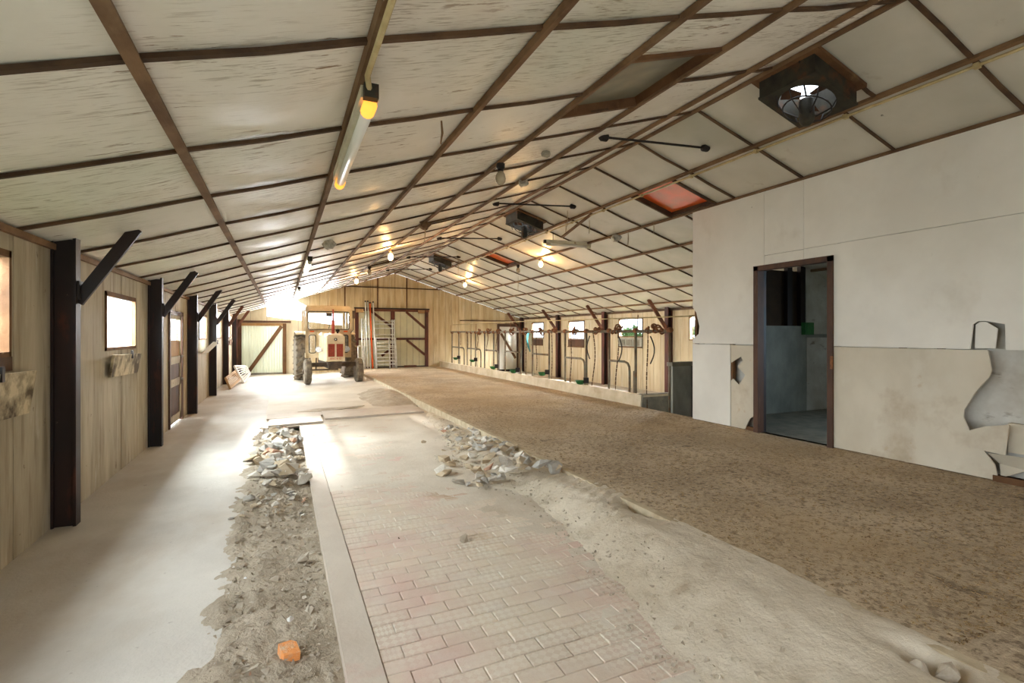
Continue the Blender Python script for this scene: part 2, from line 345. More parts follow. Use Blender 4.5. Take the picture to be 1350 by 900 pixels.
def board_wall(name, edges, openings, zb, zt, place, inward, matname, thick=.018, back=.05, gap=.004, backmat='backing'):
    bk = MB()
    for a, b in zip(edges, edges[1:]):
        for pl in pieces(a, b, openings, zb, zt): bk.prism([place(*p) - inward * thick for p in pl], -inward * back)
    w = struct(bk.build(name, backmat))
    for a, b in zip(edges, edges[1:]):
        m = MB(); d = R_.uniform(-.004, .002)
        for pl in pieces(a, b, openings, zb, zt):
            c = sum(p[0] for p in pl) / len(pl)
            pl = [(s + gap if abs(s - a) < 1e-6 else (s - gap if abs(s - b) < 1e-6 else s), z) for s, z in pl]
            m.prism([place(*p) + inward * d for p in pl], -inward * thick)
        if m.v: m.build('board', matname, w)
    return w
def steps(a, b, st, jit=0):
    e = [a]
    while e[-1] + st * 1.4 < b: e.append(e[-1] + st * (1 + R_.uniform(-jit, jit)))
    return e + [b]
WIN_L = [(3.1, 4.27, 1.31, 1.98), (6.19, 7.31, 1.29, 1.88), (12.36, 13.5, 1.34, 1.89), (15.4, 16.52, 1.34, 1.88), (18.42, 19.5, 1.34, 1.9)]
opl = [op(*w) for w in WIN_L] + [op(9.25, 10.42, 0, 1.83), op(.5, 1.7, 0, 2.05)]
el = [YB, -2.4, -1.8, -1.2, -.6, 0, .6, 1.23, 1.84, 2.45, 3.07, 3.7, 4.32, 4.93, 5.51, 6.14, 6.75, 7.38, 7.97]
el += steps(8.6, YE, .61)
zeave = roof(XL) - .005
wl = board_wall('wall_left', el, opl, 0, lambda s: zeave, lambda s, z: Vector((XL, s, z)), Vector((1, 0, 0)), 'wall_l', back=.012)
WIN_R = [(18.55, 19.62, 1.30, 1.97), (15.45, 16.55, 1.28, 1.96), (12.25, 13.43, 1.37, 1.97), (9.25, 10.35, 1.30, 1.96), (2.0, 3.2, 1.3, 1.96)]
wr = board_wall('wall_right', steps(YB, YE, .27, .25), [op(*w) for w in WIN_R], STALL - .02, lambda s: roof(XR) - .005, lambda s, z: Vector((XR, s, z)), Vector((-1, 0, 0)), 'wall_r')
def lerp(pts):
    def f(s):
        if s <= pts[0][0]: return pts[0][1]
        for (a, za), (b, zb) in zip(pts, pts[1:]):
            if s <= b: return za + (zb - za) * (s - a) / (b - a)
        return pts[-1][1]
    return f
gap_bot = lerp([(-.51, 2.12), (1.8, 1.83), (2.2, 1.83)])
gap_top = lerp([(-.51, 2.53), (.52, 2.80), (.55, 2.69), (.8, 2.55), (1.02, 2.47), (1.3, 2.42), (2.2, 2.38)])
ope = [(-.51, 2.2, gap_bot, gap_top, [-.51, .52, .55, .8, 1.02, 1.3, 1.8, 2.2]), op(-1.45, .12, 0, 1.87), op(2.64, 5.48, SZ, 2.46), op(8.66, 9.62, STALL, 1.88)]
ee = [XL, -1.05, -.51, 0, .55, .95, 1.3, 1.62, 1.95, 2.2, 2.6, 2.9, 3.2, 3.47, 3.95, 4.15, 4.63, 5.1] + steps(5.4, XR, .3, .2)
we = board_wall('wall_end', ee, ope, STALL, lambda s: roof(s) - .004, lambda s, z: Vector((s, YE, z)), Vector((0, -1, 0)), 'wall_e')
G['limed'] = mat('whitewashed_board', (224, 216, 194), (204, 194, 168), 1.6, (2, 2, .5), .75, rand=.05, spots=(((176, 152, 112), 1.6, (2, 2, .6), .6, .76, .5),))
for o in we.children:
    if max(v.co.x for v in o.data.vertices) < .96: o.data.materials[0] = G['limed']
# battens over the seams of the gable
for x, z0, z1 in ((3.47, 2.5, 3.7), (4.63, 2.5, 3.76), (2.22, 1.85, 3.3)):
    MB().box(x - .025, x + .025, YE - .035, YE - .004, z0, z1).build('cover_batten', 'wood', we)
for x0, x1, z in ((1.6, 6.4, 3.33), (6.9, 9.7, 2.05)): MB().box(x0, x1, YE - .04, YE - .006, z - .02, z + .02).build('cover_batten', 'batten', we)
wb = board_wall('wall_back', steps(XL, XR, .6), [op(2.2, 3.6, 0, 2.1)], STALL, lambda s: roof(s) - .004, lambda s, z: Vector((s, YB, z)), Vector((0, 1, 0)), 'wall_e')  # rear opening added out of view to let fill light in
# top plates
struct(MB().box(XL, XL + .03, YB, YE, zeave - .055, zeave - .01).build('trim_1', 'purlin'))
struct(MB().box(XR - .05, XR, 6.2, YE, roof(XR) - .075, roof(XR) - .01).build('trim_2', 'batten'))

# ------------------------------------------------------------------ windows
for i, (a, b, z0, z1) in enumerate(WIN_L):
    m = MB(); t = .045; x0, x1 = (XL - .07 if i == 0 else XL - .028), XL + .012
    m.box(x0, x1, a, b, z1 - t, z1).box(x0, x1, a, b, z0, z0 + t * .7).box(x0, x1, a, a + t * .7, z0, z1).box(x0, x1, b - t * .7, b, z0, z1)
    w = struct(m.build('window_%d' % (i + 1), 'wood'))
    MB().box(XL - .026, XL - .022, a + .03, b - .03, z0 + .03, z1 - .04).build('pane', 'glass', w)
for i, (a, b, z0, z1) in enumerate(WIN_R):
    m = MB(); t = .045; x0, x1 = XR - .015, XR + .07
    m.box(x0, x1, a, b, z1 - t, z1).box(x0, x1, a, b, z0, z0 + t * .7).box(x0, x1, a, a + t * .7, z0, z1).box(x0, x1, b - t * .7, b, z0, z1)
    w = struct(m.build('window_%d' % (i + 6), 'wood'))
    MB().box(XR + .045, XR + .05, a + .03, b - .03, z0 + .03, z1 - .04).build('pane', 'glass', w)
# left side: fallen flaps under the windows
def flap(label, y0, y1, z0, z1, tilt, matn, grp=None, notch=True):
    t = thing('window_flap', label, 'flap', (XL + .02, (y0 + y1) / 2, z0), grp)
    x = XL + .025
    pl = [(x, y0, z0), (x, y1 - .03, z0 - .02), (x + tilt, y1, z1 - .02), (x + tilt, y0, z1)]
    MB().prism(pl, (.022, 0, 0)).build('panel', matn, t)
    MB().bar((x + tilt + .02, y0 + .62 * (y1 - y0), z1 - .06), (x + tilt + .02, y0 + .62 * (y1 - y0), z1 + .03), .03, .02).build('latch', 'black', t)
    return t
G['flapm'] = mat('mouldy_flap', (206, 190, 156), (88, 74, 54), 5, (1, 1, 1), .8, lo=.42, hi=.62)
flap('mouldy tan flap hanging under the second window from the left edge', 6.2, 7.25, 1.03, 1.25, .03, 'flapm')
flap('mouldy flap cut by the left picture edge, below the first window', 3.2, 4.45, .95, 1.23, .03, 'flapm')
f3 = flap('pale flap propped open below the window past the half-open stable door', 12.5, 13.5, 1.06, 1.30, .22, 'part_w')
flap('dark flap below the farthest left window near the corrugated door', 18.5, 19.4, 1.12, 1.30, .03, 'wood')
MB().box(XL - .06, XL + .005, 3.08, 4.3, 1.22, 1.31).build('sill', 'doorframe', bpy.data.objects['window_1'])
# right side: dark shutters below the windows
for a, b, z0, z1, lab in ((18.6, 19.6, 1.0, 1.27, 'grey-brown shutter board below the far right-wall window'), (15.46, 16.55, .99, 1.27, 'plain dark brown shutter board below the middle right-wall window'), (12.26, 13.42, 1.05, 1.35, 'grey panelled shutter board below the nearest right-wall window')):
    t = thing('window_shutter', lab, 'shutter', (XR - .03, (a + b) / 2, z0))
    MB().box(XR - .035, XR - .01, a, b, z0, z1).build('panel', 'doorframe' if a != 12.26 else 'slate', t)
    MB().box(XR - .05, XR - .036, a, b, z0, z0 + .04).build('bottom_rail', 'wood', t)
    if a == 12.26:
        for q in range(3): MB().box(XR - .048, XR - .036, a + .1 + q * .36, a + .38 + q * .36, z0 + .07, z1 - .05).build('raised_panel', 'cgrey', t)

# ------------------------------------------------------------------ left posts with braces (one welded frame each)
ords = ['first', 'second', 'third', 'fourth', 'fifth', 'sixth']
for i, y in enumerate((4.93, 7.97, 10.98, 14.02, 17.05, 20.1)):
    t = thing('wall_post', '%s dark wall post along the left wall, counted from the camera' % ords[i], 'post', (-1.51, y, 0), 'dark posts along the left wall')
    MB().box(-1.575, -1.43, y - .012, y + .012, 0, zeave + .03).build('web', 'post_d', t)
    m = MB().box(-1.575, -1.56, y - .045, y + .055, 0, zeave + .02).box(-1.445, -1.425, y - .04, y + .06, 0, zeave + .06); m.build('flange', 'post_r' if i > 3 else 'post_d', t)
    MB().bar((-1.44, y + .03, 1.70), (-1.06, y + .03, roof(-1.06) - .01), .085, .035, (0, 1, 0)).build('brace', 'post_d' if i < 4 else 'brace_r', t)
    MB().box(-1.425, -1.41, y - .02, y + .07, 1.72, 1.86).build('bracket', 'black', t)
# right posts
for i, y in enumerate((11.05, 14.1, 17.2, 20.45)):
    t = thing('wall_post', '%s red-brown wall post along the right wall, counted from the partition' % ords[i], 'post', (9.67, y, STALL), 'red-brown posts along the right wall')
    MB().box(9.60, 9.745, y - .012, y + .012, STALL, roof(9.6) - .03).build('web', 'post_d', t)
    MB().box(9.585, 9.605, y - .07, y + .07, STALL, roof(9.6) - .03).box(9.73, 9.745, y - .07, y + .07, STALL, roof(9.74) - .03).build('flange', 'post_r', t)
    MB().bar((9.58, y, 1.62), (8.98, y, roof(8.98) - .03), .10, .04, (0, 1, 0)).build('brace', 'brace_r', t)

# ------------------------------------------------------------------ ceiling: sheets, purlins, cross battens
CL = [XL - .02, -.5, .36, 1.22, 2.1, 2.95, 3.81, RX]
CR = [RX, 5.01, 5.87, 6.73, 7.59, 8.45, 9.31, XR + .03]
YL = [YB] + [2.3 + 1.035 * k for k in range(-5, 18)] + [YE]; YL = [y for i, y in enumerate(YL) if YB <= y <= YE]
YR = [YB] + [2.22 + 1.04 * k for k in range(-5, 18)] + [YE]
FANS = (3.24, 9.36, 15.42)
HOLES = {('L', 4): [(2.80, 3.78, 'skylight'), (8.38, 8.62, 'slit'), (14.1, 14.25, 'slit')], ('R', 0): [(f - .29, f + .29, 'fan') for f in FANS],
         ('R', 1): [(5.68, 6.62, 'skylight'), (12.55, 13.3, 'skylight')]}
pan_cache = {}
def panel_mesh(side, c, x0, x1, L, var, matn):
    k = (side, c, round(L, 3), var)
    if k in pan_cache: return pan_cache[k]
    m = MB(); n = 4; sag = (.006, .016, .028)[var]; xc = (x0 + x1) / 2
    for i in range(n + 1):
        for j in range(n + 1):
            u, v = i / n, j / n; x = x0 + (x1 - x0) * u
            m.v.append(Vector((x - xc, (v - .5) * L, roof(x) - roof(xc) - sag * 16 * u * (1 - u) * v * (1 - v))))
    for i in range(n):
        for j in range(n): m.f.append((i * (n + 1) + j, i * (n + 1) + j + 1, (i + 1) * (n + 1) + j + 1, (i + 1) * (n + 1) + j))
    o = len(m.v)       # upper skin
    for (i, j) in ((0, 0), (n, 0), (n, n), (0, n)): m.v.append(m.v[i * (n + 1) + j] + Vector((0, 0, .012)))
    m.f.append((o, o + 1, o + 2, o + 3))
    me = m.mesh('ceiling_sheet'); me.materials.append(G[matn]); pan_cache[k] = me
    for p in me.polygons: p.use_smooth = True
    return me
def ceiling(side, cols, rows, matn):
    deck = MB(); cells = []
    for c, (x0, x1) in enumerate(zip(cols, cols[1:])):
        hs = HOLES.get((side, c), [])
        rs = sorted({y for y in rows if not any(h[0] - .12 < y < h[1] + .12 for h in hs)} | {y for h in hs for y in h[:2]})
        for y0, y1 in zip(rs, rs[1:]):
            kind = next((h[2] for h in hs if abs(h[0] - y0) < 1e-6), None)
            cells.append((c, x0, x1, y0, y1, kind))
            if kind is None or kind == 'slit':
                deck.add([(x0, y0, roof(x0) + .07), (x1, y0, roof(x1) + .07), (x1, y1, roof(x1) + .07), (x0, y1, roof(x0) + .07)], [(0, 1, 2, 3)])
            elif kind == 'fan':
                deck.add([(4.8, y0, roof(4.8) + .07), (x1, y0, roof(x1) + .07), (x1, y1, roof(x1) + .07), (4.8, y1, roof(4.8) + .07)], [(0, 1, 2, 3)])
    ce = struct(deck.build('ceiling', 'deck'), 'whitewashed sheet ceiling on wooden battens, %s slope' % ('left' if side == 'L' else 'right'))
    for c, x0, x1, y0, y1, kind in cells:
        xc, yc, L = (x0 + x1) / 2, (y0 + y1) / 2, y1 - y0
        if kind is None:
            me = panel_mesh(side, c, x0, x1, L, R_.randrange(3), matn)
            shared('ceiling_sheet', me, ce, (xc, yc, roof(xc)))
        elif kind == 'fan':
            me = MB().prism([(4.79, y0, roof(4.79)), (x1, y0, roof(x1)), (x1, y1, roof(x1)), (4.79, y1, roof(4.79))], (0, 0, .01)).build('ceiling_sheet', matn, ce)
        elif kind == 'slit':      # a sheet that has slipped: dark gap with the edge hanging
            MB().prism([(x0 + .05, y0 - .05, roof(x0) - .035), (x1 - .3, y0 - .05, roof(x1 - .3) - .06), (x1 - .3, y0 + .1, roof(x1 - .3) - .03), (x0 + .05, y0 + .1, roof(x0) - .015)], (0, 0, .006)).build('slipped_sheet', 'purlin', ce)
        elif kind == 'skylight':
            mm = 'sky_grey' if side == 'L' else 'sky_orange'
            z = .05
            MB().prism([(x0 + .02, y0 + .02, roof(x0 + .02) + z), (x1 - .02, y0 + .02, roof(x1 - .02) + z), (x1 - .02, y1 - .02, roof(x1 - .02) + z), (x0 + .02, y1 - .02, roof(x0 + .02) + z)], (0, 0, .004)).build('skylight_sheet', mm, ce)
            fr = MB(); up = Vector((-T if side == 'L' else T, 0, 1))
            for yy in (y0, y1): fr.bar((x0, yy, roof(x0) + .02), (x1, yy, roof(x1) + .02), .04, .1, up)
            for xx in (x0 + .03, x1 - .03): fr.bar((xx, y0, roof(xx) + .025), (xx, y1, roof(xx) + .025), .025, .09, up)
            fr.build('skylight_frame', 'wood' if side == 'L' else 'batten', ce)
    up = Vector((-T if side == 'L' else T, 0, 1))
    for c, (x0, x1) in enumerate(zip(cols, cols[1:])):
        for cc, a, b, y0, y1, kind in cells:
            if cc != c or y0 <= YB + .01: continue
            w = R_.uniform(.022, .034)
            a2 = 4.8 if kind == 'fan' or any(h[2] == 'fan' and abs(h[1] - y0) < 1e-6 for h in HOLES.get((side, c), [])) else a
            m = MB(); dz = .012; xm = (a2 + b) / 2; sg = R_.uniform(0, .012); jj = R_.uniform(-.012, .012)
            m.bar((a2, y0, roof(a2) - dz), (xm, y0 + jj, roof(xm) - dz - sg), w, .02, up).bar((xm, y0 + jj, roof(xm) - dz - sg), (b, y0, roof(b) - dz), w, .02, up)
            m.build('cross_batten', 'batten', ce)
    for i, x in enumerate(cols[1:-1] if side == 'R' else cols[1:]):
        w = .042 if side == 'L' else .038
        if side == 'L' and i == 0: w = .052
        m = MB(); y = YB
        while y < YE - .01:
            y2 = min(YE - .02, y + 3.04); m.bar((x, y, roof(x) - .025), (x, y2, roof(x) - .025), w, .036, up); y = y2 if y2 < YE - .03 else YE
        m.build('purlin', 'purlin', ce)
    return ce
cl = ceiling('L', CL, YL, 'ceil_l'); cr = ceiling('R', CR, YR, 'ceil_r')

# ------------------------------------------------------------------ floors
def grid_mesh(x0, x1, y0, y1, nx, ny, zf):
    m = MB()
    for i in range(nx + 1):
        for j in range(ny + 1):
            x = x0 + (x1 - x0) * i / nx; y = y0 + (y1 - y0) * j / ny; m.v.append(Vector((x, y, zf(x, y))))
    for i in range(nx):
        for j in range(ny): m.f.append((i * (ny + 1) + j, (i + 1) * (ny + 1) + j, (i + 1) * (ny + 1) + j + 1, i * (ny + 1) + j + 1))
    return m
def fbm(x, y, s=1.0, o=0.0): return noise.fractal(Vector((x * s + o, y * s - o, o)), .9, 2.1, 4)
struct(MB().box(XL - .08, -.27, YB, YE + .1, -.25, 0).build('floor_aisle', 'concrete'), 'worn pale concrete aisle along the left wall')
struct(MB().box(2.55, 5.98, YB, YE + .1, -.25, SZ).build('floor_slab', 'slab'), 'raised brown littered slab')
struct(MB().box(2.50, 2.56, YB, YE - .02, -.2, SZ + .004).build('floor_lip', 'lip'))
struct(MB().box(5.9, XR + .1, 6.1, YE + .1, -.4, STALL).build('floor_stall', 'concrete'))
struct(MB().box(5.9, XR + .1, YB, 6.1, -.4, SZ).build('floor_room', 'cgrey'))
ctr = struct(grid_mesh(-.27, 2.55, 8.8, YE, 40, 120, lambda x, y: .012 * fbm(x, y, .9, 3) + max(0, min(1, (x - 1.2) / 1.3)) * .06 * max(0, min(1, (y - 10.5) / 3))).build('floor_centre', 'centre', smooth=True), 'dusty pale floor in front of the tractor')
for x0, x1, y0, y1, h in ((-.2, .62, 8.85, 9.5, .03), (.66, 2.4, 9.2, 10.1, .035), (-.24, .66, 9.55, 10.15, .028)):
    MB().prism([(x0, y0, -.05), (x1, y0 + .12, -.05), (x1, y1 + .15, -.05), (x0, y1, -.05)], (0, 0, .05 + h)).build('concrete_cover', 'strip', ctr)
MB().prism([(.25, 10.2, .02), (.75, 10.05, .02), (1.5, 10.55, .025), (.55, 10.5, .02)], (0, 0, .012)).build('mud_patch', 'dirt', ctr)
strip = struct(MB().box(.25, .40, YB, 8.85, -.3, .005).build('floor_strip', 'strip'), 'worn concrete strip between rubble trench and pavers')
struct(MB().box(.40, 2.55, YB, 8.85, -.3, -.009).build('floor_brick_bed', 'centre'))
struct(MB().box(-.30, .26, YB, 8.85, -.4, -.14).build('floor_trench', 'dirt'))
struct(MB().add([(-60, -60, -.42), (80, -60, -.42), (80, 90, -.42), (-60, 90, -.42)], [(0, 1, 2, 3)]).build('ground', 'grass'))

# pavers: 300 nearest in view one by one, the rest joined
xm_f = lerp([(-2, 1.2), (0, 1.28), (1.7, 1.45), (2.25, 1.64), (2.9, 1.78), (3.5, 1.86), (4.05, 1.92), (4.5, 1.7), (5.2, 1.62), (6, 1.68), (7, 1.9), (8, 2.1), (9.2, 2.35), (10, 2.4)])
pav = struct(thing('floor_pavers', 'dusty pink pressed pavers in running bond', 'paving', (.4, 1.6, 0))); del pav['category']
bm_ = MB(); hx, hy, ch = .098, .048, .004
bm_.add([(-hx, -hy, -.05), (hx, -hy, -.05), (hx, hy, -.05), (-hx, hy, -.05), (-hx, -hy, -ch), (hx, -hy, -ch), (hx, hy, -ch), (-hx, hy, -ch),
         (-hx + ch, -hy + ch, 0), (hx - ch, -hy + ch, 0), (hx - ch, hy - ch, 0), (-hx + ch, hy - ch, 0)],
        [(0, 1, 5, 4), (1, 2, 6, 5), (2, 3, 7, 6), (3, 0, 4, 7), (4, 5, 9, 8), (5, 6, 10, 9), (6, 7, 11, 10), (7, 4, 8, 11), (8, 9, 10, 11)])
bme = bm_.mesh('brick'); bme.materials.append(G['brick'])
spots = []
row = 0; y = -2.9
while y < 8.7:
    x = .41 + (.1 if row % 2 else .2) - .1 + .0
    x0 = .404 + (0 if row % 2 else -.1)
    while x0 < xm_f(y) + .12:
        xa, xb = max(.404, x0), x0 + .2
        spots.append((xa, xb, y)); x0 += .2
    y += .1; row += 1
def in_view(x, y):
    d = x * ST + y * CT; l = x * CT - y * ST
    return d > .2 and abs(l / d) < 1.02 and HY + F * CH / d < 905
vis = [s for s in spots if in_view((s[0] + s[1]) / 2, s[2])]
pick = set(vis[:300]); rest = MB()
for s in spots:
    xa, xb, y = s; z = R_.uniform(-.003, .002)
    if s in pick:
        o = shared('brick', bme, pav, ((xa + xb) / 2, y + .05, z)); o.scale.x = (xb - xa) / .2
        o.rotation_euler = (R_.uniform(-.012, .012), R_.uniform(-.012, .012), R_.uniform(-.012, .012))
    else: rest.box(xa + .003, xb - .003, y + .003, y + .097, -.05, z)
stuff(rest.build('paver_rows', 'brick', pav))
# dust film that fills the paving towards the far end
def dustz(x, y): return -.0135 + .015 * max(0, min(1, (y - 2.6) / 2.6)) + .010 * max(0, min(1, (x - xm_f(y) + .5) / .5)) + .007 * fbm(x, y, 1.6, 9)
stuff(grid_mesh(.405, 2.4, .8, 8.84, 80, 280, dustz).build('paving_dust', 'centre', smooth=True), 'thin drifted dust over the far pavers', 'dust')

# sand bank along the slab
def sandz(x, y):
    xm = xm_f(y) + .08 * fbm(0, y, 1.5, 4); k = (x - xm) / max(.2, 2.42 - xm)
    if k <= 0: return -.05 - .1 * min(1, -k)
    k = min(1, k); hgt = lerp([(-3, .135), (3.6, .14), (4.4, .11), (6, .07), (7.5, .05), (9, .03)])(y)
    k2 = min(1, k * 1.25); s = k2 * k2 * (3 - 2 * k2)
    z = hgt * s - .012 * (1 - s)
    z += (.013 * fbm(x, y, 3.2, 1) + .006 * fbm(x, y, 9, 2)) * min(1, k * 4)
    if y < 4.6: z += .006 * math.sin((y * 1.0 - x * .45) * 52 + 3 * fbm(x, y, 2, 5)) * (1 if 3.0 < y < 4.5 else .35) * k
    dx, dy = x - 2.5, y - 3.15; z -= .12 * math.exp(-(dx * dx / .005 + dy * dy / .03))
    dx, dy = x - 2.40, y - 1.2; z -= .12 * math.exp(-(dx * dx / .004 + dy * dy / .01))
    return z
stuff(grid_mesh(1.1, 2.56, .2, 9.2, 110, 420, sandz).build('sand_bank', 'sand', smooth=True), 'bank of pale loose sand spilled against the raised slab edge', 'sand')
# second low heap in front of the tractor
def heap2(x, y):
    dx, dy = (x - 2.25) / .5, (y - 12.0) / 1.6; r = math.sqrt(dx * dx + dy * dy)
    return .05 + .09 * max(0, 1 - r) - .12 * max(0, r - .9) + .02 * fbm(x, y, 5, 8)
stuff(grid_mesh(1.6, 2.54, 10.2, 13.8, 30, 80, heap2).build('gravel_heap', 'dirt', smooth=True), 'low grey gravel heap on the floor in front of the tractor', 'gravel')
# trench dirt
pit_x = lerp([(-.42, -.022), (-.29, .006), (-.12, -.004), (.12, -.04), (.25, -.055)])
pit_y = lerp([(-3, 0), (4.6, .0), (5.5, .03), (8, .035), (8.8, -.02)])
def pitz(x, y): return pit_x(x) + pit_y(y) * (1 if x > -.2 else .3) + .022 * fbm(x, y, 4, 7) + .012 * fbm(x, y, 11, 2)
stuff(grid_mesh(-.42, .25, .4, 8.85, 42, 380, pitz).build('trench_dirt', 'dirt', smooth=True), 'grey-brown dirt filling the narrow trench beside the aisle', 'dirt')
# crumbs
def crumbs(n, fn, s0, s1):
    m = MB()
    for _ in range(n):
        x, y, z = fn(); s = R_.uniform(s0, s1)
        vs = [Vector((R_.uniform(-1, 1), R_.uniform(-1, 1), R_.uniform(-.6, .8))) * s + Vector((x, y, z)) for _ in range(4)]
        m.add(vs, [(0, 1, 2), (0, 2, 3), (0, 3, 1), (1, 3, 2)])
    return m
def rp():
    x, y = R_.uniform(-.3, .25), R_.uniform(1.8, 8.6); return x, y, pitz(x, y) + .004
stuff(crumbs(1500, rp, .006, .02).build('trench_gravel', 'gravel'), 'fine gravel crumbs scattered over the trench dirt', 'gravel')
def rs_():
    y = R_.choice((R_.uniform(1.5, 4.6), R_.uniform(4.4, 8.4), R_.uniform(4.4, 7))); x = min(2.45, xm_f(y) - .05 + abs(R_.gauss(0, .3))); return x, y, max(.0, sandz(x, y)) + .004
stuff(crumbs(1500, rs_, .005, .018).build('bank_gravel', 'gravel'), 'fine gravel crumbs along the foot of the sand bank', 'gravel')
def rq():
    x, y = R_.uniform(-.3, .23), 2.2 + 3.0 * R_.random() ** .6; return x, y, pitz(x, y) + .006
stuff(crumbs(170, rq, .018, .036).build('trench_debris', 'rub_red' if False else 'gravel'), 'larger crumbs of broken mortar strewn below the rubble heap in the trench', 'gravel')
ms = MB()
for _ in range(9000):
    y = 1.2 + 8 * R_.random() ** 1.6; x = R_.uniform(2.62, 5.8); a = R_.uniform(0, 6.28); l = R_.uniform(.006, .024)
    p = Vector((x, y, SZ + .004)); d = Vector((math.cos(a), math.sin(a), R_.uniform(-.05, .15))) * l
    ms.bar(p - d * .5, p + d * .5, R_.uniform(.002, .006), .003)
stuff(ms.build('straw_litter', 'straw'), 'scattered straw and chaff over the raised brown slab', 'straw')

# rubble chunks, one object each
def chunk_mesh(seed):
    r = random.Random(seed); bm = bmesh.new()
    for _ in range(11):
        v = Vector((r.gauss(0, 1), r.gauss(0, 1), r.gauss(0, 1))).normalized(); v.x *= r.uniform(.7, 1.2); v.z *= r.uniform(.5, .8); bm.verts.new(v)
    h = bmesh.ops.convex_hull(bm, input=bm.verts); bmesh.ops.delete(bm, geom=list({g for g in h['geom_interior'] + h['geom_unused'] if isinstance(g, bmesh.types.BMVert)}), context='VERTS')
    me = bpy.data.meshes.new('rubble_chunk'); bm.to_mesh(me); bm.free(); return me
CH_ = []
for k in range(16):
    for q, mt in enumerate(RUB):
        if (k + q) % 2: continue
        me = chunk_mesh(k); me.materials.append(mt); CH_.append(me)
redch = chunk_mesh(40); redch.materials.append(G['rub_red'])
def chunk(x, y, z, s, label, grp, me=None, name='rubble_chunk'):
    o = bpy.data.objects.new(name, me or R_.choice(CH_)); COL.objects.link(o); o.location = (x, y, z)
    o.scale = (s * R_.uniform(.8, 1.25), s * R_.uniform(.8, 1.25), s * R_.uniform(.7, 1)); o.rotation_euler = (R_.uniform(-.5, .5), R_.uniform(-.5, .5), R_.uniform(0, 6.28))
    return tag(o, label, 'rubble', grp)
for k in range(180):
    y = 4.5 + 4.15 * R_.random(); big = 5.4 < y < 7.9
    x = max(-.36, min(.19, R_.gauss(-.03, .14))); s = R_.uniform(.025, .055) * (.7 if y < 5 else 1) if not big else R_.uniform(.04, .105)
    if y > 7.9: x = R_.uniform(-.2, .18)
    hz = (.075 if big else .03) * max(0, 1 - abs(x + .02) / .32)
    chunk(x, y, pitz(x, y) + hz + s * .3, s, 'broken concrete chunk in the long rubble heap beside the aisle', 'rubble in the trench beside the aisle', redch if k % 29 == 0 else None)
for k in range(120):
    t = R_.random(); y = 4.35 + 2.9 * t ** 1.3; xc = 2.05 if y < 5.6 else 2.2
    x = max(xm_f(y) - .12, min(2.48, R_.gauss(xc, .24))); s = R_.uniform(.03, .085) * (1.15 if y < 5.8 else .65)
    hz = .10 * max(0, 1 - abs(x - xc) / .45) * (1 if y < 5.9 else .4)
    chunk(x, y, max(0, sandz(x, y)) + hz + s * .45, s, 'broken grey chunk in the rubble heap at the end of the sand bank', 'rubble at the end of the sand bank', redch if k % 31 == 0 else None)
def lone(u, v, s, label, m, z=0.0, seed=60):
    p = on_floor(u, v, z); me = chunk_mesh(seed); me.materials.append(G[m]); return chunk(p.x, p.y, z + s * .35, s, label, None, me, 'loose_stone')
lone(384, 820, .032, 'small bright white stone lying on the trench dirt', 'rub_snow', -.03, 61)
lone(325, 765, .025, 'white flat chip at the aisle edge of the trench', 'rub_snow', -.02, 62)
lone(331, 885 + 10, .03, 'pinkish pebble at the bottom picture edge in the trench', 'rub_red', -.03, 63)
p = on_floor(380, 866, -.03)
o = MB().prism([(-.035, -.05, 0), (.035, -.055, 0), (.04, .03, 0), (.02, .055, 0), (-.035, .05, 0)], (0, 0, .045)).build('brick_fragment', 'rub_orange')
o.location = p; o.rotation_euler = (.05, .08, .25); tag(o, 'broken orange brick end lying in the trench dirt near the camera', 'brick')
lone(402, 738, .05, 'grey stone half sunk in the trench dirt below the rubble heap', 'gravel', -.03, 64)
# hole in the paving with a loose lump
p = on_floor(612, 716); lone(612, 714, .045, 'dark broken lump in the hole among the pavers', 'dirt', -.005, 65)
lone(526, 710, .012, 'tiny dark crumb left of the hole in the pavers', 'chain', 0, 66)
# stone block at the lower right corner of the slab edge
for k, (u, v, s) in enumerate(((1215, 890, .05), (1180, 893, .04), (1250, 895, .055))):
    lone(u, v, s, ['broken concrete lump at the bottom edge right of the sand bank', 'smaller concrete lump left of it at the bottom edge', 'largest concrete lump at the bottom edge, rightmost'][k], 'gravel', .10, 70 + k)

# ------------------------------------------------------------------ partition
XP = 5.86
def sheet_poly(pts, name, m, parent, x=XP, th=.014):
    return MB().prism([(x, a, b) for a, b in pts], (th, 0, 0)).build(name, m, parent)
def px(*uv): return [tuple(at_x(u, v, XP))[1:] for u, v in uv]
zt = roof(XP) - .012
st_ = MB()   # studs and rails behind the sheets
for y in (6.1, 5.41, 4.98, 3.93, 3.2, 2.86, 1.9, 1.2, .4, -.4, -1.2, -2, -2.9): st_.box(XP + .016, XP + .07, y - .025, y + .025, SZ, zt)
for z in (SZ + .03, zt - .03): st_.box(XP + .018, XP + .068, YB, 6.12 if z > 1 else 3.9, z - .025, z + .025)
st_.box(XP + .018, XP + .068, 4.98, 6.12, SZ, SZ + .05)
st_.box(XP + .018, XP + .068, 3.93, 4.98, 2.36, 2.41)
part = struct(st_.build('wall_partition', 'wood'), 'white sheeted partition with torn lower panels')
u1 = px((913, 447), (921, 440), (922, 430), (918, 412), (913, 405))
sheet_poly([(6.15, 1.315), (6.15, u1[0][1])] + [(min(6.149, a), b) for a, b in u1[1:4]] + [(6.15, u1[4][1]), (6.15, zt), (4.853, zt), (4.853, 2.35), (5.0, 2.35), (5.0, 1.315)], 'white_sheet', 'part_w', part)
sheet_poly([(4.849, 2.505), (4.849, zt), (4.283, zt), (4.283, 2.505)], 'white_sheet', 'part_w', part)
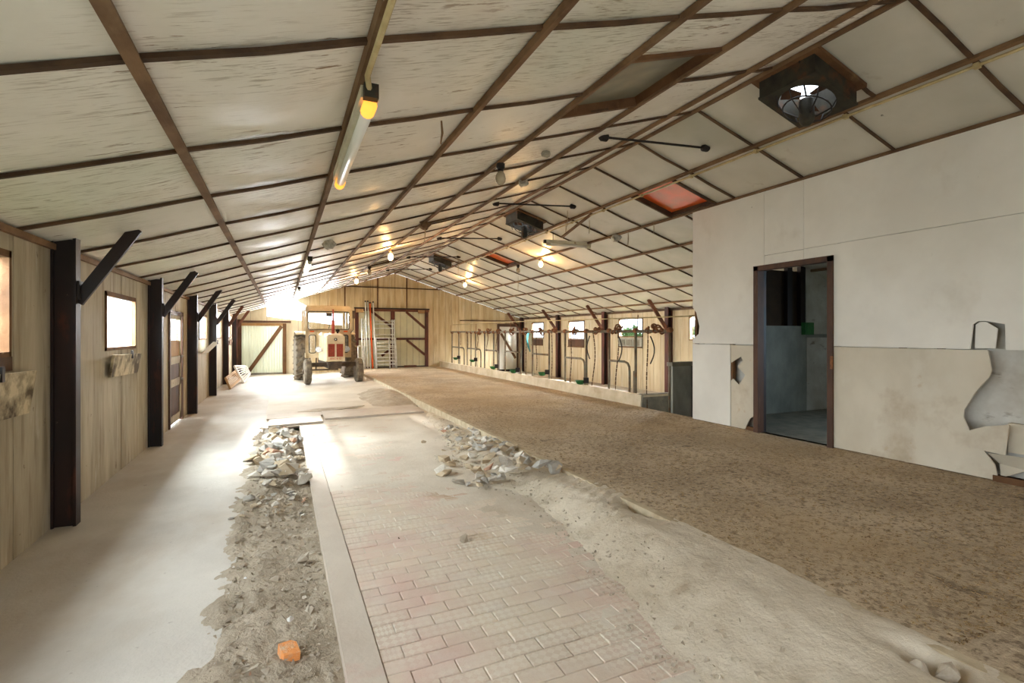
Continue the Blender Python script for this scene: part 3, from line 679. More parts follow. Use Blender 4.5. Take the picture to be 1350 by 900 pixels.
sheet_poly([(4.849, 2.35), (4.849, 2.50), (4.283, 2.50), (4.283, 2.35)], 'white_sheet', 'part_w', part, XP + .001)
sheet_poly([(4.279, 2.508), (4.279, zt), (1.6, zt), (1.6, 2.508)], 'white_sheet', 'part_w', part)
sheet_poly([(1.596, 1.315), (1.596, zt), (YB, zt), (YB, 1.315)], 'white_sheet', 'part_w', part)
nt = px((1279, 458), (1283, 427), (1290, 423), (1299, 423), (1325, 427), (1326, 458))
sheet_poly([(4.279, 2.35), (4.279, 2.504), (1.6, 2.504), (1.6, 1.315), (nt[5][0], 1.315)] + nt[1:5][::-1] + [(nt[0][0], 1.315), (3.91, 1.315), (3.91, 2.35)], 'white_sheet', 'part_w', part)
fl = px((1284, 459), (1285, 428), (1291, 424), (1299, 424), (1314, 433), (1311, 459))
sheet_poly(fl, 'torn_flap', 'part_w', part, XP + .016, .01)
sheet_poly([(6.15, SZ + .01), (6.15, 1.305), (5.413, 1.305), (5.413, SZ + .01)], 'white_sheet', 'part_w', part, XP - .002)
k_ = px((963, 478), (976.7, 470), (979, 475.5), (972, 483), (982.7, 494.5), (973.8, 506.7), (966, 499), (963, 502))
c_ = px((982, 570), (984, 560), (989, 551), (993, 548))
sheet_poly([(5.408, 1.305), (5.408, k_[0][1])] + k_[1:7] + [(5.408, k_[7][1]), (5.408, SZ + .01), (c_[0][0], SZ + .01)] + c_[1:3] + [(5.0, c_[3][1]), (5.0, 1.305)], 'beige_sheet', 'part_b', part, XP + .003)
tr = px((1302, 458), (1304, 470), (1307, 488), (1304, 497), (1286, 516), (1271, 540), (1270, 550), (1278, 567), (1298, 562), (1330, 560), (1325, 600), (1297, 594), (1311, 612), (1316, 637))
sheet_poly([(3.91, SZ + .01), (3.91, 1.309), (tr[0][0], 1.309)] + tr[1:-1] + [(tr[-1][0], SZ + .01)], 'beige_sheet', 'part_b', part, XP + .002)
# what shows through the tears: inner lining on the far side of the studs, curled scrap, sill
MB().box(XP + .13, XP + .145, YB, 2.95, SZ, 1.6).build('inner_lining', 'part_i', part)
MB().box(XP + .13, XP + .145, 2.96, 3.9, SZ, zt).box(XP + .13, XP + .145, 4.99, 6.12, SZ, zt).box(XP + .13, XP + .145, YB, 3.9, 1.61, zt).build('inner_lining', 'part_i', part)
MB().box(XP - .01, XP + .07, .6, 2.44, SZ, SZ + .055).build('sill_plank', 'wood', part)
sc_ = px((1299, 597), (1312, 612), (1317, 630), (1348, 622), (1350, 604))
MB().prism([(XP + .03 + .05 * (k % 2), a, b) for k, (a, b) in enumerate(sc_)], (.006, 0, 0)).build('curled_scrap', 'part_b', part)
MB().box(XP + .06, XP + .13, 2.1, 2.36, .4, .66).build('backing_block', 'part_b', part)
# door frame and open doorway
dm = MB().box(XP - .025, XP + .09, 4.93, 5.0, SZ, 2.37).box(XP - .025, XP + .09, 3.905, 3.97, SZ, 2.37).box(XP - .025, XP + .09, 3.905, 5.0, 2.31, 2.375)
d1 = struct(dm.build('door_1', 'doorframe'), 'dark brown frame of the open doorway in the white partition')
MB().box(XP + .09, XP + .15, 4.94, 4.995, SZ, 2.37).box(XP + .09, XP + .15, 3.905, 3.96, SZ, 2.37).box(XP + .09, XP + .15, 3.905, 4.995, 2.32, 2.375).build('jamb_lining', 'post_d', d1)
MB().box(XP - .032, XP - .02, 3.9, 3.93, 1.05, 1.2).build('strike_plate', 'rust', d1)
# room behind: end wall of panels at Y = 6.05
rw = MB().box(5.98, XR, 6.06, 6.12, SZ, 1.60).box(8.33, XR, 6.06, 6.12, 1.6, 2.6)
rwl = struct(rw.build('wall_room_end', 'slate'))
MB().box(5.98, 8.33, 6.035, 6.058, SZ, 1.42).build('grey_panel', 'slate', rwl)
MB().box(5.98, 7.3, 6.035, 6.058, 1.425, 1.6).build('grey_panel', 'cgrey', rwl); MB().box(7.305, 8.33, 6.035, 6.058, 1.425, 1.6).build('grey_panel', 'slate', rwl)
MB().box(8.34, XR, 6.035, 6.058, SZ, 1.40).build('pale_panel', 'part_i', rwl); MB().box(8.34, XR, 6.035, 6.058, 1.46, 2.6).build('pale_panel', 'part_i', rwl)
for x in (6.55, 7.0, 7.95, 8.28): MB().box(x - .06, x + .06, 6.06, 6.13, 1.6, roof(x) - .01).build('stud', 'post_d', rwl)
MB().box(5.98, XR, 6.14, 6.16, 1.6, 2.15).box(5.98, 8.4, 6.14, 6.16, 2.15, 2.55).build('opening_shade_fill', 'backing', rwl)  # dark fill painted for the shade beyond the openings above the half wall
MB().bar((6.2, 6.05, 2.2), (6.75, 6.05, 1.65), .08, .05, (0, 1, 0)).build('diagonal_brace', 'post_d', rwl)
t = thing('wall_box', 'small dark green box fixed on the panel seen through the doorway', 'box', (8.3, 6.0, 1.42)); MB().box(8.2, 8.42, 5.96, 6.034, 1.45, 1.66).build('body', 'bowl', t); MB().box(8.23, 8.39, 5.945, 5.96, 1.48, 1.63).build('lid', 'bowl', t)

# ------------------------------------------------------------------ end-wall doors
t = struct(thing('door_2', 'white corrugated sliding door with wooden diagonal brace', 'door', (-.67, YE, 0)))
m = MB(); n = 60; x0, x1 = -1.33, .02
pts = [(x0 + (x1 - x0) * k / n, YE - .02 - .018 * (1 if (k // 2) % 2 else 0)) for k in range(n + 1)]
for (x, y) in pts: m.v += [Vector((x, y, .06)), Vector((x, y, 1.78))]
for k in range(n): m.f.append((2 * k, 2 * k + 2, 2 * k + 3, 2 * k + 1))
m.build('corrugated_sheet', 'door_sheet', t)
MB().box(-1.55, -1.33, YE - .09, YE - .01, 0, 2.0).build('frame_post', 'doorframe', t); MB().box(.02, .14, YE - .09, YE - .01, 0, 1.86).build('frame_post', 'wood', t)
MB().box(-1.4, .14, YE - .085, YE - .015, 1.77, 1.87).build('top_rail', 'woodlight', t); MB().box(-1.4, .14, YE - .08, YE - .01, 0, .06).build('bottom_rail', 'cgrey', t)
MB().bar((-1.1, YE - .09, .12), (-.02, YE - .09, 1.76), .13, .04, (0, 1, 0)).build('diagonal_brace', 'wood', t)
MB().box(-1.58, .3, YE - .13, YE - .06, 1.88, 1.96).build('door_track', 'doorframe', t)
del t['category']
t = struct(thing('door_3', 'double plank door with rusty brown frame', 'door', (4.06, YE, SZ)))
for s, (a, b) in enumerate(((2.72, 4.0), (4.12, 5.4))):
    for q in range(5):
        w = (b - a) / 5; MB().box(a + q * w + .006, a + (q + 1) * w - .006, YE - .005, YE + .02, SZ + .05, 2.4).build('door_slat', 'door_slat', t)
    MB().box(a, b, YE - .05, YE - .006, 1.24, 1.32).build('mid_rail', 'post_r', t)
    if s: MB().bar((a + .48, YE - .03, 2.38), (b - .02, YE - .03, 1.72), .09, .04, (0, 1, 0)).build('diagonal_brace', 'brace_r', t); MB().bar((a + .5, YE - .03, 1.24), (b - .02, YE - .03, .62), .09, .04, (0, 1, 0)).build('diagonal_brace', 'brace_r', t)
    else: MB().bar((a + .5, YE - .03, 2.38), (b, YE - .03, 1.78), .09, .04, (0, 1, 0)).build('diagonal_brace', 'brace_r', t); MB().bar((a + .9, YE - .03, .6), (b, YE - .03, .9), .09, .04, (0, 1, 0)).build('diagonal_brace', 'brace_r', t)
for a, b in ((2.60, 2.73), (3.98, 4.14), (5.38, 5.52)): MB().box(a, b, YE - .06, YE - .005, SZ, 2.46).build('frame_post', 'post_r', t)
MB().box(2.6, 5.52, YE + .022, YE + .05, SZ - .02, 2.47).build('seam_light_block', 'backing', t)  # added behind the slats to block light through the seams
MB().box(2.58, 5.54, YE - .07, YE - .005, 2.38, 2.47).build('top_rail', 'brace_r', t); MB().box(2.56, 5.56, YE - .1, YE - .03, 2.47, 2.52).build('door_track', 'black', t)
for x in (2.75, 5.2): MB().box(x - .12, x + .16, YE - .09, YE - .05, 2.32, 2.46).build('track_bracket', 'woodlight', t)
MB().box(4.5, 5.0, YE - .16, YE - .08, SZ, SZ + .08).build('threshold_block', 'brace_r', t)
del t['category']
t = struct(thing('door_4', 'white door with diagonal brace in the far right corner', 'door', (9.14, YE, STALL)))
for q in range(4): MB().box(8.72 + q * .21 + .004, 8.72 + (q + 1) * .21 - .004, YE - .01, YE + .02, STALL + .1, 1.8).build('door_slat', 'part_w', t)
MB().bar((8.8, YE - .02, 1.5), (9.5, YE - .02, .4), .1, .03, (0, 1, 0)).build('diagonal_brace', 'wood', t)
for a, b in ((8.62, 8.72), (9.56, 9.64)): MB().box(a, b, YE - .04, YE, STALL, 1.9).build('frame_post', 'doorframe', t)
MB().box(8.62, 9.64, YE - .04, YE, 1.8, 1.92).build('top_rail', 'doorframe', t); MB().box(8.72, 9.56, YE - .03, YE + .02, STALL, STALL + .1).build('bottom_rail', 'black', t)
del t['category']
# stable door in the left wall, half open upper leaf
t = struct(thing('door_5', 'worn wooden stable door in the left wall', 'door', (XL, 9.83, 0)))
fr = MB().box(XL - .07, XL + .02, 9.25, 9.32, 0, 1.83).box(XL - .07, XL + .02, 10.33, 10.42, 0, 1.83).box(XL - .07, XL + .02, 9.25, 10.42, 1.76, 1.83); fr.build('door_frame', 'doorframe', t)
for z in (.04, .62, .98, 1.7): MB().box(XL - .03, XL + .005, 9.32, 10.3, z, z + .12).build('rail', 'wall_l', t)
for y in (9.32, 10.2): MB().box(XL - .03, XL + .005, y, y + .1, .04, 1.76).build('stile', 'wall_l', t)
for z0, z1, mm in ((.16, .62, 'doorframe'), (.74, .98, 'doorframe'), (1.1, 1.36, 'woodlight')): MB().box(XL - .022, XL - .01, 9.42, 10.2, z0, z1).build('panel', mm, t)
MB().box(XL - .02, XL - .014, 9.42, 10.2, 1.36, 1.7).build('pane', 'glass', t)
for z in (.7, 1.08): MB().bar((XL + .02, 10.3, z), (XL + .02, 10.36, z), .03, .03).build('hinge', 'metal', t)
del t['category']

# ------------------------------------------------------------------ stall: kerb, rail frame, chains, bowls
SXX = 6.2
k = struct(MB().prism([(6.0, 7.62, 0), (6.14, 7.62, 0), (6.12, 7.62, .34), (6.02, 7.62, .34)], (0, YE - .05 - 7.62, 0)).build('floor_kerb', 'kerb'), 'pale limewashed kerb in front of the stalls')
t = tag(MB().prism([(6.0, 7.6, -.1), (6.74, 7.6, -.1), (6.70, 7.6, .35), (6.05, 7.6, .35)], (0, .12, 0)).build('kerb_block', 'cgrey'), 'grey concrete end block closing the kerb beside the slab divider', 'block')
MB().box(6.06, 6.69, 7.592, 7.6, .30, .34).build('cap', 'kerb', t)
t = thing('stall_divider', 'grey-green upright slab divider next to the white partition', 'divider', (6.9, 7.0, STALL))
MB().box(6.2, 7.7, 6.98, 7.06, STALL, .90).build('slab', 'slate', t); MB().box(6.16, 7.72, 6.95, 7.09, .90, .97).build('cap', 'cgrey', t); MB().box(6.62, 6.66, 6.95, 6.98, STALL, .9).build('edge_strip', 'black', t)
t = thing('tie_stall', 'rusty pipe tie-stall frame with top rail behind the kerb', 'stall', (SXX, 13.2, STALL))
PZ = 1.53
us = [596, 605, 616, 621, 627, 639, 651, 666, 687, 702, 724, 745, 773, 803, 838, 883]
ys = [at_x(u, 437, SXX).y for u in us]
MB().tube([(SXX, ys[0] + .1, PZ + .03), (SXX, 13, PZ), (SXX, ys[-1], PZ - .02)], .028, 8).build('top_rail', 'pipe', t, True)
for i, y in enumerate(ys):
    MB().tube([(SXX, y, STALL), (SXX, y, PZ)], .026 if i not in (2, 3) else .02, 8).build('upright', 'pipe', t, True)
    MB().lathe((SXX, y - .05, PZ), (0, 1, 0), [(0, .04), (.02, .05), (.08, .05), (.1, .04)], 8).build('clamp', 'rust', t)
for i, (ua, ub, v, arch) in enumerate(((596, 612, 457, 1), (616, 634, 459, 1), (639, 657, 461, 1), (667, 684, 463, 0), (702, 723, 466, 0), (746, 771, 471, 1), (804, 830, 475, 1))):
    a, b = at_x(ua, v, SXX), at_x(ub, v, SXX); z = a.z
    if arch: pts = [(SXX, a.y, z), (SXX, b.y + .16, z), (SXX, b.y + .06, z - .03), (SXX, b.y + .01, z - .1), (SXX, b.y, z - .2), (SXX, b.y, STALL)]
    else: pts = [(SXX, a.y, z), (SXX, b.y, z)]
    MB().tube(pts, .024, 8).build('hoop_rail', 'pipe', t, True)
b = at_x(836, 480, SXX); MB().tube([(SXX, b.y, STALL), (SXX, b.y, .75)], .02, 8).build('short_post', 'pipe', t, True)
MB().tube([(SXX + .3, YE - .3, 1.86), (SXX + .05, 16, 1.86), (SXX + .05, 11, 1.80), (SXX + .05, 6.4, 1.76)], .012, 6).build('vacuum_line', 'conduit', t, True)
for y in (8, 11, 14, 17, 20): MB().bar((SXX + .03, y, PZ), (SXX + .05, y, 1.83), .012, .012).build('hanger', 'rust', t)
# rust tangles on the rail
for i, u in enumerate((632, 645, 658, 675, 692, 712, 733, 757, 787, 813, 858, 868)):
    p = at_x(u, 437, SXX); s = .10 if u < 780 else .15; m = MB()
    for q in range(7):
        a = R_.uniform(0, 6.28); c0 = Vector((SXX + R_.uniform(-.04, .04), p.y + R_.uniform(-s, s), PZ + R_.uniform(-.04, .08)))
        m.ring(c0, (R_.uniform(-1, 1), R_.uniform(-1, 1), R_.uniform(-1, 1)), R_.uniform(.025, .06), .016, 8, 5)
    m.build('release_latch', 'rust', t)
hl = ['first', 'second', 'third', 'fourth', 'fifth', 'sixth', 'seventh', 'eighth', 'ninth', 'tenth', 'eleventh', 'twelfth']
for i, (u, z0, amp) in enumerate(((608, 1.05, .03), (617, .8, .04), (630, .9, .03), (643, .9, .03), (655, .9, .03), (694, .1, .02), (708, .5, .05), (728, .1, .01), (753, .15, .02), (783, 0, .05), (814, 0, .04), (854, 0, .02))):
    p = at_x(u, 440, SXX - .03); m = MB(); n = 18; pts = []
    for q in range(n + 1):
        f = q / n; pts.append(Vector((SXX - .045 + .012 * math.sin(f * 5), p.y + amp * math.sin(f * 6 + i), PZ - f * (PZ - z0))))
    for q in range(n): m.bar(pts[q], pts[q + 1].lerp(pts[q], .12), .014 if q % 2 else .02, .02 if q % 2 else .012)
    tag(m.build('neck_chain', 'chain'), '%s rusty neck chain hanging from the stall rail, counted from the far end' % hl[i], 'chain', 'neck chains on the stall rail')
for i, (u, lab) in enumerate(((778, 'curved black strap hanging from the rail in front of the middle window pillar'), (816, 'curved black strap hanging from the rail left of the nearest right-wall window'), (858, 'curved dark strap hanging from the rail between nearest window and last post'))):
    p = at_x(u, 440, SXX - .06); sg = 1 if i < 1 else -1
    pts = [(SXX - .07, p.y + sg * .11 * math.sin(f / 10 * 3.14), 1.42 - .5 * f / 10) for f in range(11)]
    tag(MB().tube(pts, .012, 6).build('neck_strap', 'black', None, True), lab, 'strap', 'neck straps on the stall rail')
bowls = [(601, 472), (623, 475), (650, 484), (677, 489), (715, 492), (765, 503)]
for i, (u, v) in enumerate(bowls):
    p = at_x(u, v, SXX - .12)
    t2 = thing('drinking_bowl', '%s green drinking bowl on the stall uprights, counted from the far end' % hl[i], 'drinking bowl', p, 'green drinking bowls on the stall frame')
    MB().lathe(p, (0, 0, 1), [(-.06, .03), (-.05, .07), (0, .1), (.03, .115), (.03, .10), (-.02, .06)], 14).build('bowl', 'bowl', t2, True)
    MB().bar(p + Vector((.02, -.10, .04)), p + Vector((.12, -.16, .04)), .05, .12).build('valve', 'black', t2)
    MB().tube([p + Vector((.1, -.14, .05)), p + Vector((.12, -.16, -.25))], .012, 6).build('supply_pipe', 'pipe', t2)
# teal hose and wall loops
p = at_x(698, 450, 9.68)
t2 = thing('hanging_rope', 'teal rope bundle hanging on the right wall beside the far window', 'rope', (9.66, p.y, 1.0)); m = MB()
for q in range(6): m.tube([(9.66 - .015 * q, p.y + .02 * q, 1.62), (9.65 - .02 * q, p.y + .12 - .03 * q, 1.2), (9.66, p.y + .04 * q - .1, .72 + .04 * q)], .022, 6)
m.build('coil', 'teal', t2, True); MB().bar((9.66, p.y, 1.6), (9.74, p.y, 1.64), .03, .03).build('hook', 'rust', t2)

# ------------------------------------------------------------------ tractor (built facing -Y, origin on the floor under the front axle)
t = thing('tractor', 'old cream tractor with cab and rust-red grille parked at the far end', 'tractor')
def hood_ring(y, w, z0, z1, r): return [(-w + r, y, z1), (w - r, y, z1), (w, y, z1 - r), (w, y, z0), (-w, y, z0), (-w, y, z1 - r)]
m = MB(); a = hood_ring(-.36, .265, .66, 1.44, .06); b = hood_ring(1.0, .30, .66, 1.52, .08); c0 = hood_ring(-.40, .235, .70, 1.40, .05)
m.add([*c0, *a, *b], [(5, 4, 3, 2, 1, 0)] + [(i, (i + 1) % 6, 6 + (i + 1) % 6, 6 + i) for i in range(6)] + [(6 + i, 6 + (i + 1) % 6, 12 + (i + 1) % 6, 12 + i) for i in range(6)] + [(12, 13, 14, 15, 16, 17)])
hd = m.build('hood', 'tr_body', t)
for s in (-1, 1): MB().box(s * .115 - .09, s * .115 + .09, -.412, -.398, .80, 1.17).build('grille_panel', 'tr_red', hd)
MB().lathe((0, -.398, 1.30), (0, -1, 0), [(0, .045), (.012, .045), (.016, .03)], 16).build('emblem', 'tr_dark', hd); MB().lathe((0, -.414, 1.30), (0, -1, 0), [(0, .018), (.006, .018)], 12).build('emblem_boss', 'mirror', hd)
cu = bpy.data.curves.new('lettering', 'FONT'); cu.body = 'ANC & IZ'; cu.size = .075; cu.align_x = 'CENTER'; cu.extrude = .002
tmp = bpy.data.objects.new('tmp', cu); COL.objects.link(tmp); bpy.context.view_layer.update()
me = bpy.data.meshes.new_from_object(tmp.evaluated_get(bpy.context.evaluated_depsgraph_get())); bpy.data.objects.remove(tmp)
me.materials.clear(); me.materials.append(G['redtext']); o = bpy.data.objects.new('lettering', me); COL.objects.link(o); o.parent = hd; o.location = (0, -.402, .722); o.rotation_euler = (math.pi / 2, 0, 0)
MB().box(-.18, .18, -.3, 2.3, .45, .80).build('chassis', 'tr_dark', t); MB().box(-.14, .14, .1, .9, .62, .9).build('engine', 'tr_dark', t)
MB().bar((-.62, 0, .56), (.62, 0, .56), .12, .12).bar((-.2, -.1, .62), (.2, -.1, .62), .3, .14).build('front_axle', 'tr_dark', t)
MB().bar((-.6, .18, .5), (.6, .18, .5), .03, .03).build('tie_rod', 'tr_dark', t)
def wheel(x, y, R, w, lugs, name):
    s = 1 if x > 0 else -1
    prof = [(-w / 2, R * .62), (-w / 2, R * .88), (-w * .42, R * .96), (-w * .2, R * (.99 if lugs else 1)), (w * .2, R * (.99 if lugs else 1)), (w * .42, R * .96), (w / 2, R * .88), (w / 2, R * .62)]
    ty = MB().lathe((x, y, R), (1, 0, 0), prof, 32 if lugs else 24); wo = ty.build('tyre', 'tyre', t, not lugs)
    if lugs:
        mm = MB(); n = 20
        for k in range(n):
            for sd in (-1, 1):
                a = 2 * math.pi * (k + (.5 if sd > 0 else 0)) / n; a2 = a + .22
                P = lambda an, xx, rr: Vector((x + xx, y + math.sin(an) * rr, R + math.cos(an) * rr))
                mm.bar(P(a2, 0, R), P(a, sd * w * .5, R * .965), .055, .06, P(a, 0, 1) - P(a, 0, 0))
        mm.build('tread_lugs', 'tyre', wo)
    else:
        mm = MB()
        for q in (-.25, 0, .25): mm.ring((x + q * w, y, R), (1, 0, 0), R * .995, .012, 24, 5)
        mm.build('tread_ribs', 'tyre', wo)
    rm = MB().lathe((x, y, R), (1, 0, 0), [(-w * .3, R * .3), (-w * .35, R * .63), (w * .35, R * .63), (w * .3, R * .3)], 20).build('rim', 'rim', t)
    MB().lathe((x + s * w * .25, y, R), (s, 0, 0), [(0, R * .22), (.06, R * .2), (.09, R * .1)], 14).build('hub', 'tr_dark', rm)
for s in (-1, 1): wheel(s * .72, 0, .365, .19, False, 'front'); wheel(s * .74, 2.0, .71, .36, True, 'rear')
for s in (-1, 1):
    pts = [(s * .72, 2.0 + .80 * math.cos(a), .71 + .82 * math.sin(a)) for a in [math.radians(30 + 8.5 * k) for k in range(11)]]
    m = MB()
    for k in range(10): m.bar(pts[k], pts[k + 1], .40, .02, (0, -(pts[k][1] - 2), pts[k][2] - .71))
    m.build('fender', 'tr_body', t)
    MB().lathe((s * .40, .16, 1.0), (0, -1, 0), [(-.12, .03), (-.06, .08), (0, .095), (.01, .08)], 16).build('headlight', 'mirror', t)
    MB().bar((s * .3, .2, .95), (s * .4, .2, 1.0), .03, .03).build('headlight_bracket', 'black', t)
    MB().box(s * .50 - .06, s * .50 + .06, .965, .99, 1.52, 1.56).build('indicator', 'orange', t)
# cab
cw, y0, y1, zb, zr = .68, 1.0, 2.35, .72, 2.28
cab = MB().prism([(-cw, y0, zr), (-cw + .06, y0, zr + .06), (cw - .06, y0, zr + .06), (cw, y0, zr)], (0, y1 - y0, 0)).box(-cw, cw, y0 - .02, y1, zr - .05, zr).build('cab_roof', 'tr_body', t)
fr = MB()
for s in (-1, 1):
    xa, xb = (s * cw, s * (cw - .07)) if s > 0 else (s * cw, s * (cw - .07)); x0, x1 = min(xa, xb), max(xa, xb)
    fr.box(x0, x1, y0, y0 + .06, zb, zr); fr.box(x0, x1, y1 - .06, y1, 1.0, zr); fr.box(x0, x1, 1.65, 1.7, 1.45, zr)
    fr.box(x0, x1, y0, y1, 1.45, 1.55) ; fr.box(x0, x1, y0, 1.5, zb, .86)
    fr.box(min(s * .30, s * .40), max(s * .30, s * .40), y0, y0 + .04, zb, 1.58)
    fr.box(min(s * .36, s * cw), max(s * .36, s * cw), y0, y0 + .04, zb, .87); fr.box(min(s * .36, s * cw), max(s * .36, s * cw), y0, y0 + .04, 1.43, 1.6)
    fr.box(min(s * .58, s * cw), max(s * .58, s * cw), y0, y0 + .04, zb, 1.6)
fr.box(-cw, cw, y0, y0 + .05, 1.53, 1.62).box(-cw, cw, y0, y0 + .05, zr - .13, zr).box(-cw, cw, y1 - .05, y1, 1.5, 1.6).box(-cw, cw, y1 - .05, y1, zr - .12, zr)
cf = fr.build('cab_frame', 'tr_body', t)
sm = MB()
sm.ring
def seal(x0, x1, z0, z1, y):
    r = .05; pts = []
    for cx, cz, a0 in ((x1 - r, z1 - r, 0), (x0 + r, z1 - r, 90), (x0 + r, z0 + r, 180), (x1 - r, z0 + r, 270)):
        for q in range(4): an = math.radians(a0 + q * 30); pts.append((cx + r * math.cos(an), y, cz + r * math.sin(an)))
    return MB().tube(pts + [pts[0]], .013, 6).build('window_seal', 'black', cf)
seal(-.61, .61, 1.60, 2.16, y0 - .005); MB().box(-.61, .61, y0 + .01, y0 + .016, 1.60, 2.16).build('windscreen', 'cabglass', cf)
for s in (-1, 1):
    a, b = min(s * .39, s * .58), max(s * .39, s * .58); seal(a, b, .87, 1.43, y0 - .005); MB().box(a, b, y0 + .01, y0 + .016, .87, 1.43).build('lower_pane', 'cabglass', cf)
    MB().box(s * (cw - .035) - .003, s * (cw - .035) + .003, y0 + .06, 1.65, 1.55, zr - .05).build('side_pane', 'cabglass', cf)
MB().tube([(-.01, y0 - .03, 1.62), (.06, y0 - .03, 1.9)], .008, 5).build('wiper', 'black', cf)
MB().box(-.05, .12, y0 + .2, y0 + .26, 2.02, 2.12).build('inside_mirror', 'tr_dark', cf)
MB().tube([(.02, .25, 1.46), (.02, .25, 1.86), (.02, .25, 1.87), (.02, .25, 2.2)], [.045, .045, .022, .022], 12).build('exhaust_pipe', 'red', t, True)
MB().lathe((.16, .32, 1.46), (0, 0, 1), [(0, .03), (.06, .03), (.07, .06), (.13, .06), (.15, .03)], 12).build('air_cleaner', 'black', t, True)
MB().tube([(.66, y0 - .03, 1.5), (.72, y0 - .1, 1.6), (.72, y0 - .1, 2.2)], .014, 6).build('mirror_arm', 'tr_dark', t); MB().box(.69, .77, y0 - .13, y0 - .11, 1.95, 2.2).build('side_mirror', 'tr_dark', t)
MB().box(-.2, .2, 1.75, 2.1, .95, 1.05).box(-.2, .2, 2.08, 2.16, 1.0, 1.4).build('seat', 'tr_dark', t)
MB().ring((0, 1.5, 1.42), (0, .6, 1), .17, .014, 18, 5).tube([(0, 1.1, 1.2), (0, 1.5, 1.42)], .015, 6).build('steering_wheel', 'black', t)
for x in (-.42, -.22, .22, .42): MB().bar((x, 2.5, .25), (x, 2.4, .66), .04, .04).build('rear_linkage', 'tr_dark', t)
MB().bar((-.5, 2.5, .25), (.5, 2.5, .25), .05, .05).build('drawbar', 'tr_dark', t)
t.location = (1.39, 16.0, .012); t.rotation_euler = (0, 0, math.radians(3))

# ------------------------------------------------------------------ ladders, poles and scaffold parts at the double door
def pole(u0, v0, u1, v1, r, m, label, grp):
    a = at_y(u0, v0, YE - .12); b = at_y(u1, v1, YE - .5); b.z = SZ
    t = thing('leaning_pole', label, 'pole', b, grp); MB().tube([b, a], r, 8).build('shaft', m, t, True); MB().tube([a, a + (a - b).normalized() * .05], r * 1.25, 8).build('end_cap', 'black', t)
gp = 'poles leaning at the double door'
pole(481.7, 398, 485, 487, .026, 'alu', 'leftmost tall grey metal pole leaning at the double door', gp)
pole(484.9, 398, 488.7, 487, .026, 'alu', 'tall grey metal pole just left of the orange pole', gp)
pole(487.8, 400, 491.4, 485, .03, 'orange', 'tall orange pole leaning at the double door', gp)
pole(491.9, 399, 496, 486, .026, 'alu', 'tall grey metal pole right of the orange pole', gp)
def frame(x0, x1, z1, ytop, ybot, rungs, label, name='scaffold_frame', mids=(), m='alu', r=.026):
    t = thing(name, label, 'scaffold' if name == 'scaffold_frame' else 'ladder', ((x0 + x1) / 2, ybot, SZ), 'scaffold frames at the double door')
    P = lambda x, z: (x, ybot + (ytop - ybot) * (z - SZ) / (z1 - SZ), z)
    for x in [x0, x1] + list(mids): MB().tube([P(x, SZ), P(x, z1)], r, 8).build('stile', m, t, True)
    for z in rungs: MB().tube([P(x0, z), P(x1, z)], r * .8, 6).build('rung', m, t, True)
zz = lambda v, Y=YE - .2: at_y(500, v, Y).z; xx = lambda u, Y=YE - .2: at_y(u, 450, Y).x
frame(xx(477), xx(480.5), zz(420), YE - .15, YE - .45, [zz(v) for v in range(426, 482, 5)], 'tall narrow aluminium ladder leaning left of the poles', 'ladder')
frame(xx(493.5), xx(520), zz(421), YE - .12, YE - .3, [zz(v) for v in (423, 427, 432.5, 441, 450, 458, 466, 475)], 'wide tall aluminium scaffold frame right of the poles', mids=(xx(517.5),))
frame(xx(496, YE - .5), xx(522, YE - .5), zz(445, YE - .5), YE - .4, YE - .62, [zz(v, YE - .5) for v in (445.5, 452, 456, 461, 466, 471, 476, 480)], 'shorter aluminium scaffold frame standing in front of the wide one', mids=(xx(513.5, YE - .5),))
frame(xx(471.5), xx(478.5), zz(455.5), YE - .3, YE - .5, [zz(455.8), zz(471)], 'small low aluminium frame left of the ladder')
# two slatted racks lying against the left wall near the corrugated door
def rack(label, nb, fb, ft, nt, m, n):
    t = thing('slatted_rack', label, 'rack', nb, 'slatted racks by the corrugated door'); up = (fb - nb).cross(nt - nb).normalized()
    for a, b in ((nb, nt), (fb, ft)): MB().bar(a, b, .05, .05, up).build('end_rail', m, t)
    for k in range(n + 1):
        f = k / n; w = .045 if k in (0, n) else .022; MB().bar(nb.lerp(nt, f), fb.lerp(ft, f), w, .03, up).build('slat', m, t)
rack('tan slatted wooden rack leaning against the last left posts', at_x(303.5, 512, -1.25), at_y(316.5, 500, 16.9), at_y(310, 489, 17.0), at_y(297.5, 498, 15.6), 'woodlight', 7)
rack('white slatted rack lying over the tan one by the corrugated door', at_x(321, 504, -1.05), at_y(329.5, 492.5, 18.0), at_y(324, 482.5, 18.2), at_y(309, 482.5, 17.3), 'part_w', 7)

# ------------------------------------------------------------------ lamps
def bulb(u, v, side, label, lit=True):
    # on the purlin: X from the purlin, Y from the sight line
    X = 2.1 if side == 'L' else 5.87; p = at_x(u, v, X); z = roof(X) - .055
    t = thing('bulb_lamp', label, 'lamp', (X, p.y, z), 'bare bulb lamps')
    MB().lathe((X, p.y, z), (0, 0, -1), [(-.01, .045), (.03, .045), (.05, .03), (.07, .03)], 12).build('socket', 'black', t)
    MB().lathe((X, p.y, z - .07), (0, 0, -1), [(0, .025), (.03, .045), (.07, .055), (.11, .05), (.14, .025)], 12).build('bulb', 'bulb' if lit else 'jar', t, True)
    if lit:
        l = bpy.data.lights.new('bulb_light', 'POINT'); l.energy = 26; l.color = (1, .55, .2); l.shadow_soft_size = .05
        o = bpy.data.objects.new('bulb_light', l); COL.objects.link(o); o.location = (X, p.y - .09, z - .16)
bulb(515, 322, 'L', 'lit amber bulb on the left slope above the double door')
bulb(470, 358, 'L', 'lit amber bulb on the left slope farthest back, above the tractor')
bulb(487, 347, 'L', 'unlit clear bulb between the two lit bulbs of the left slope', False)
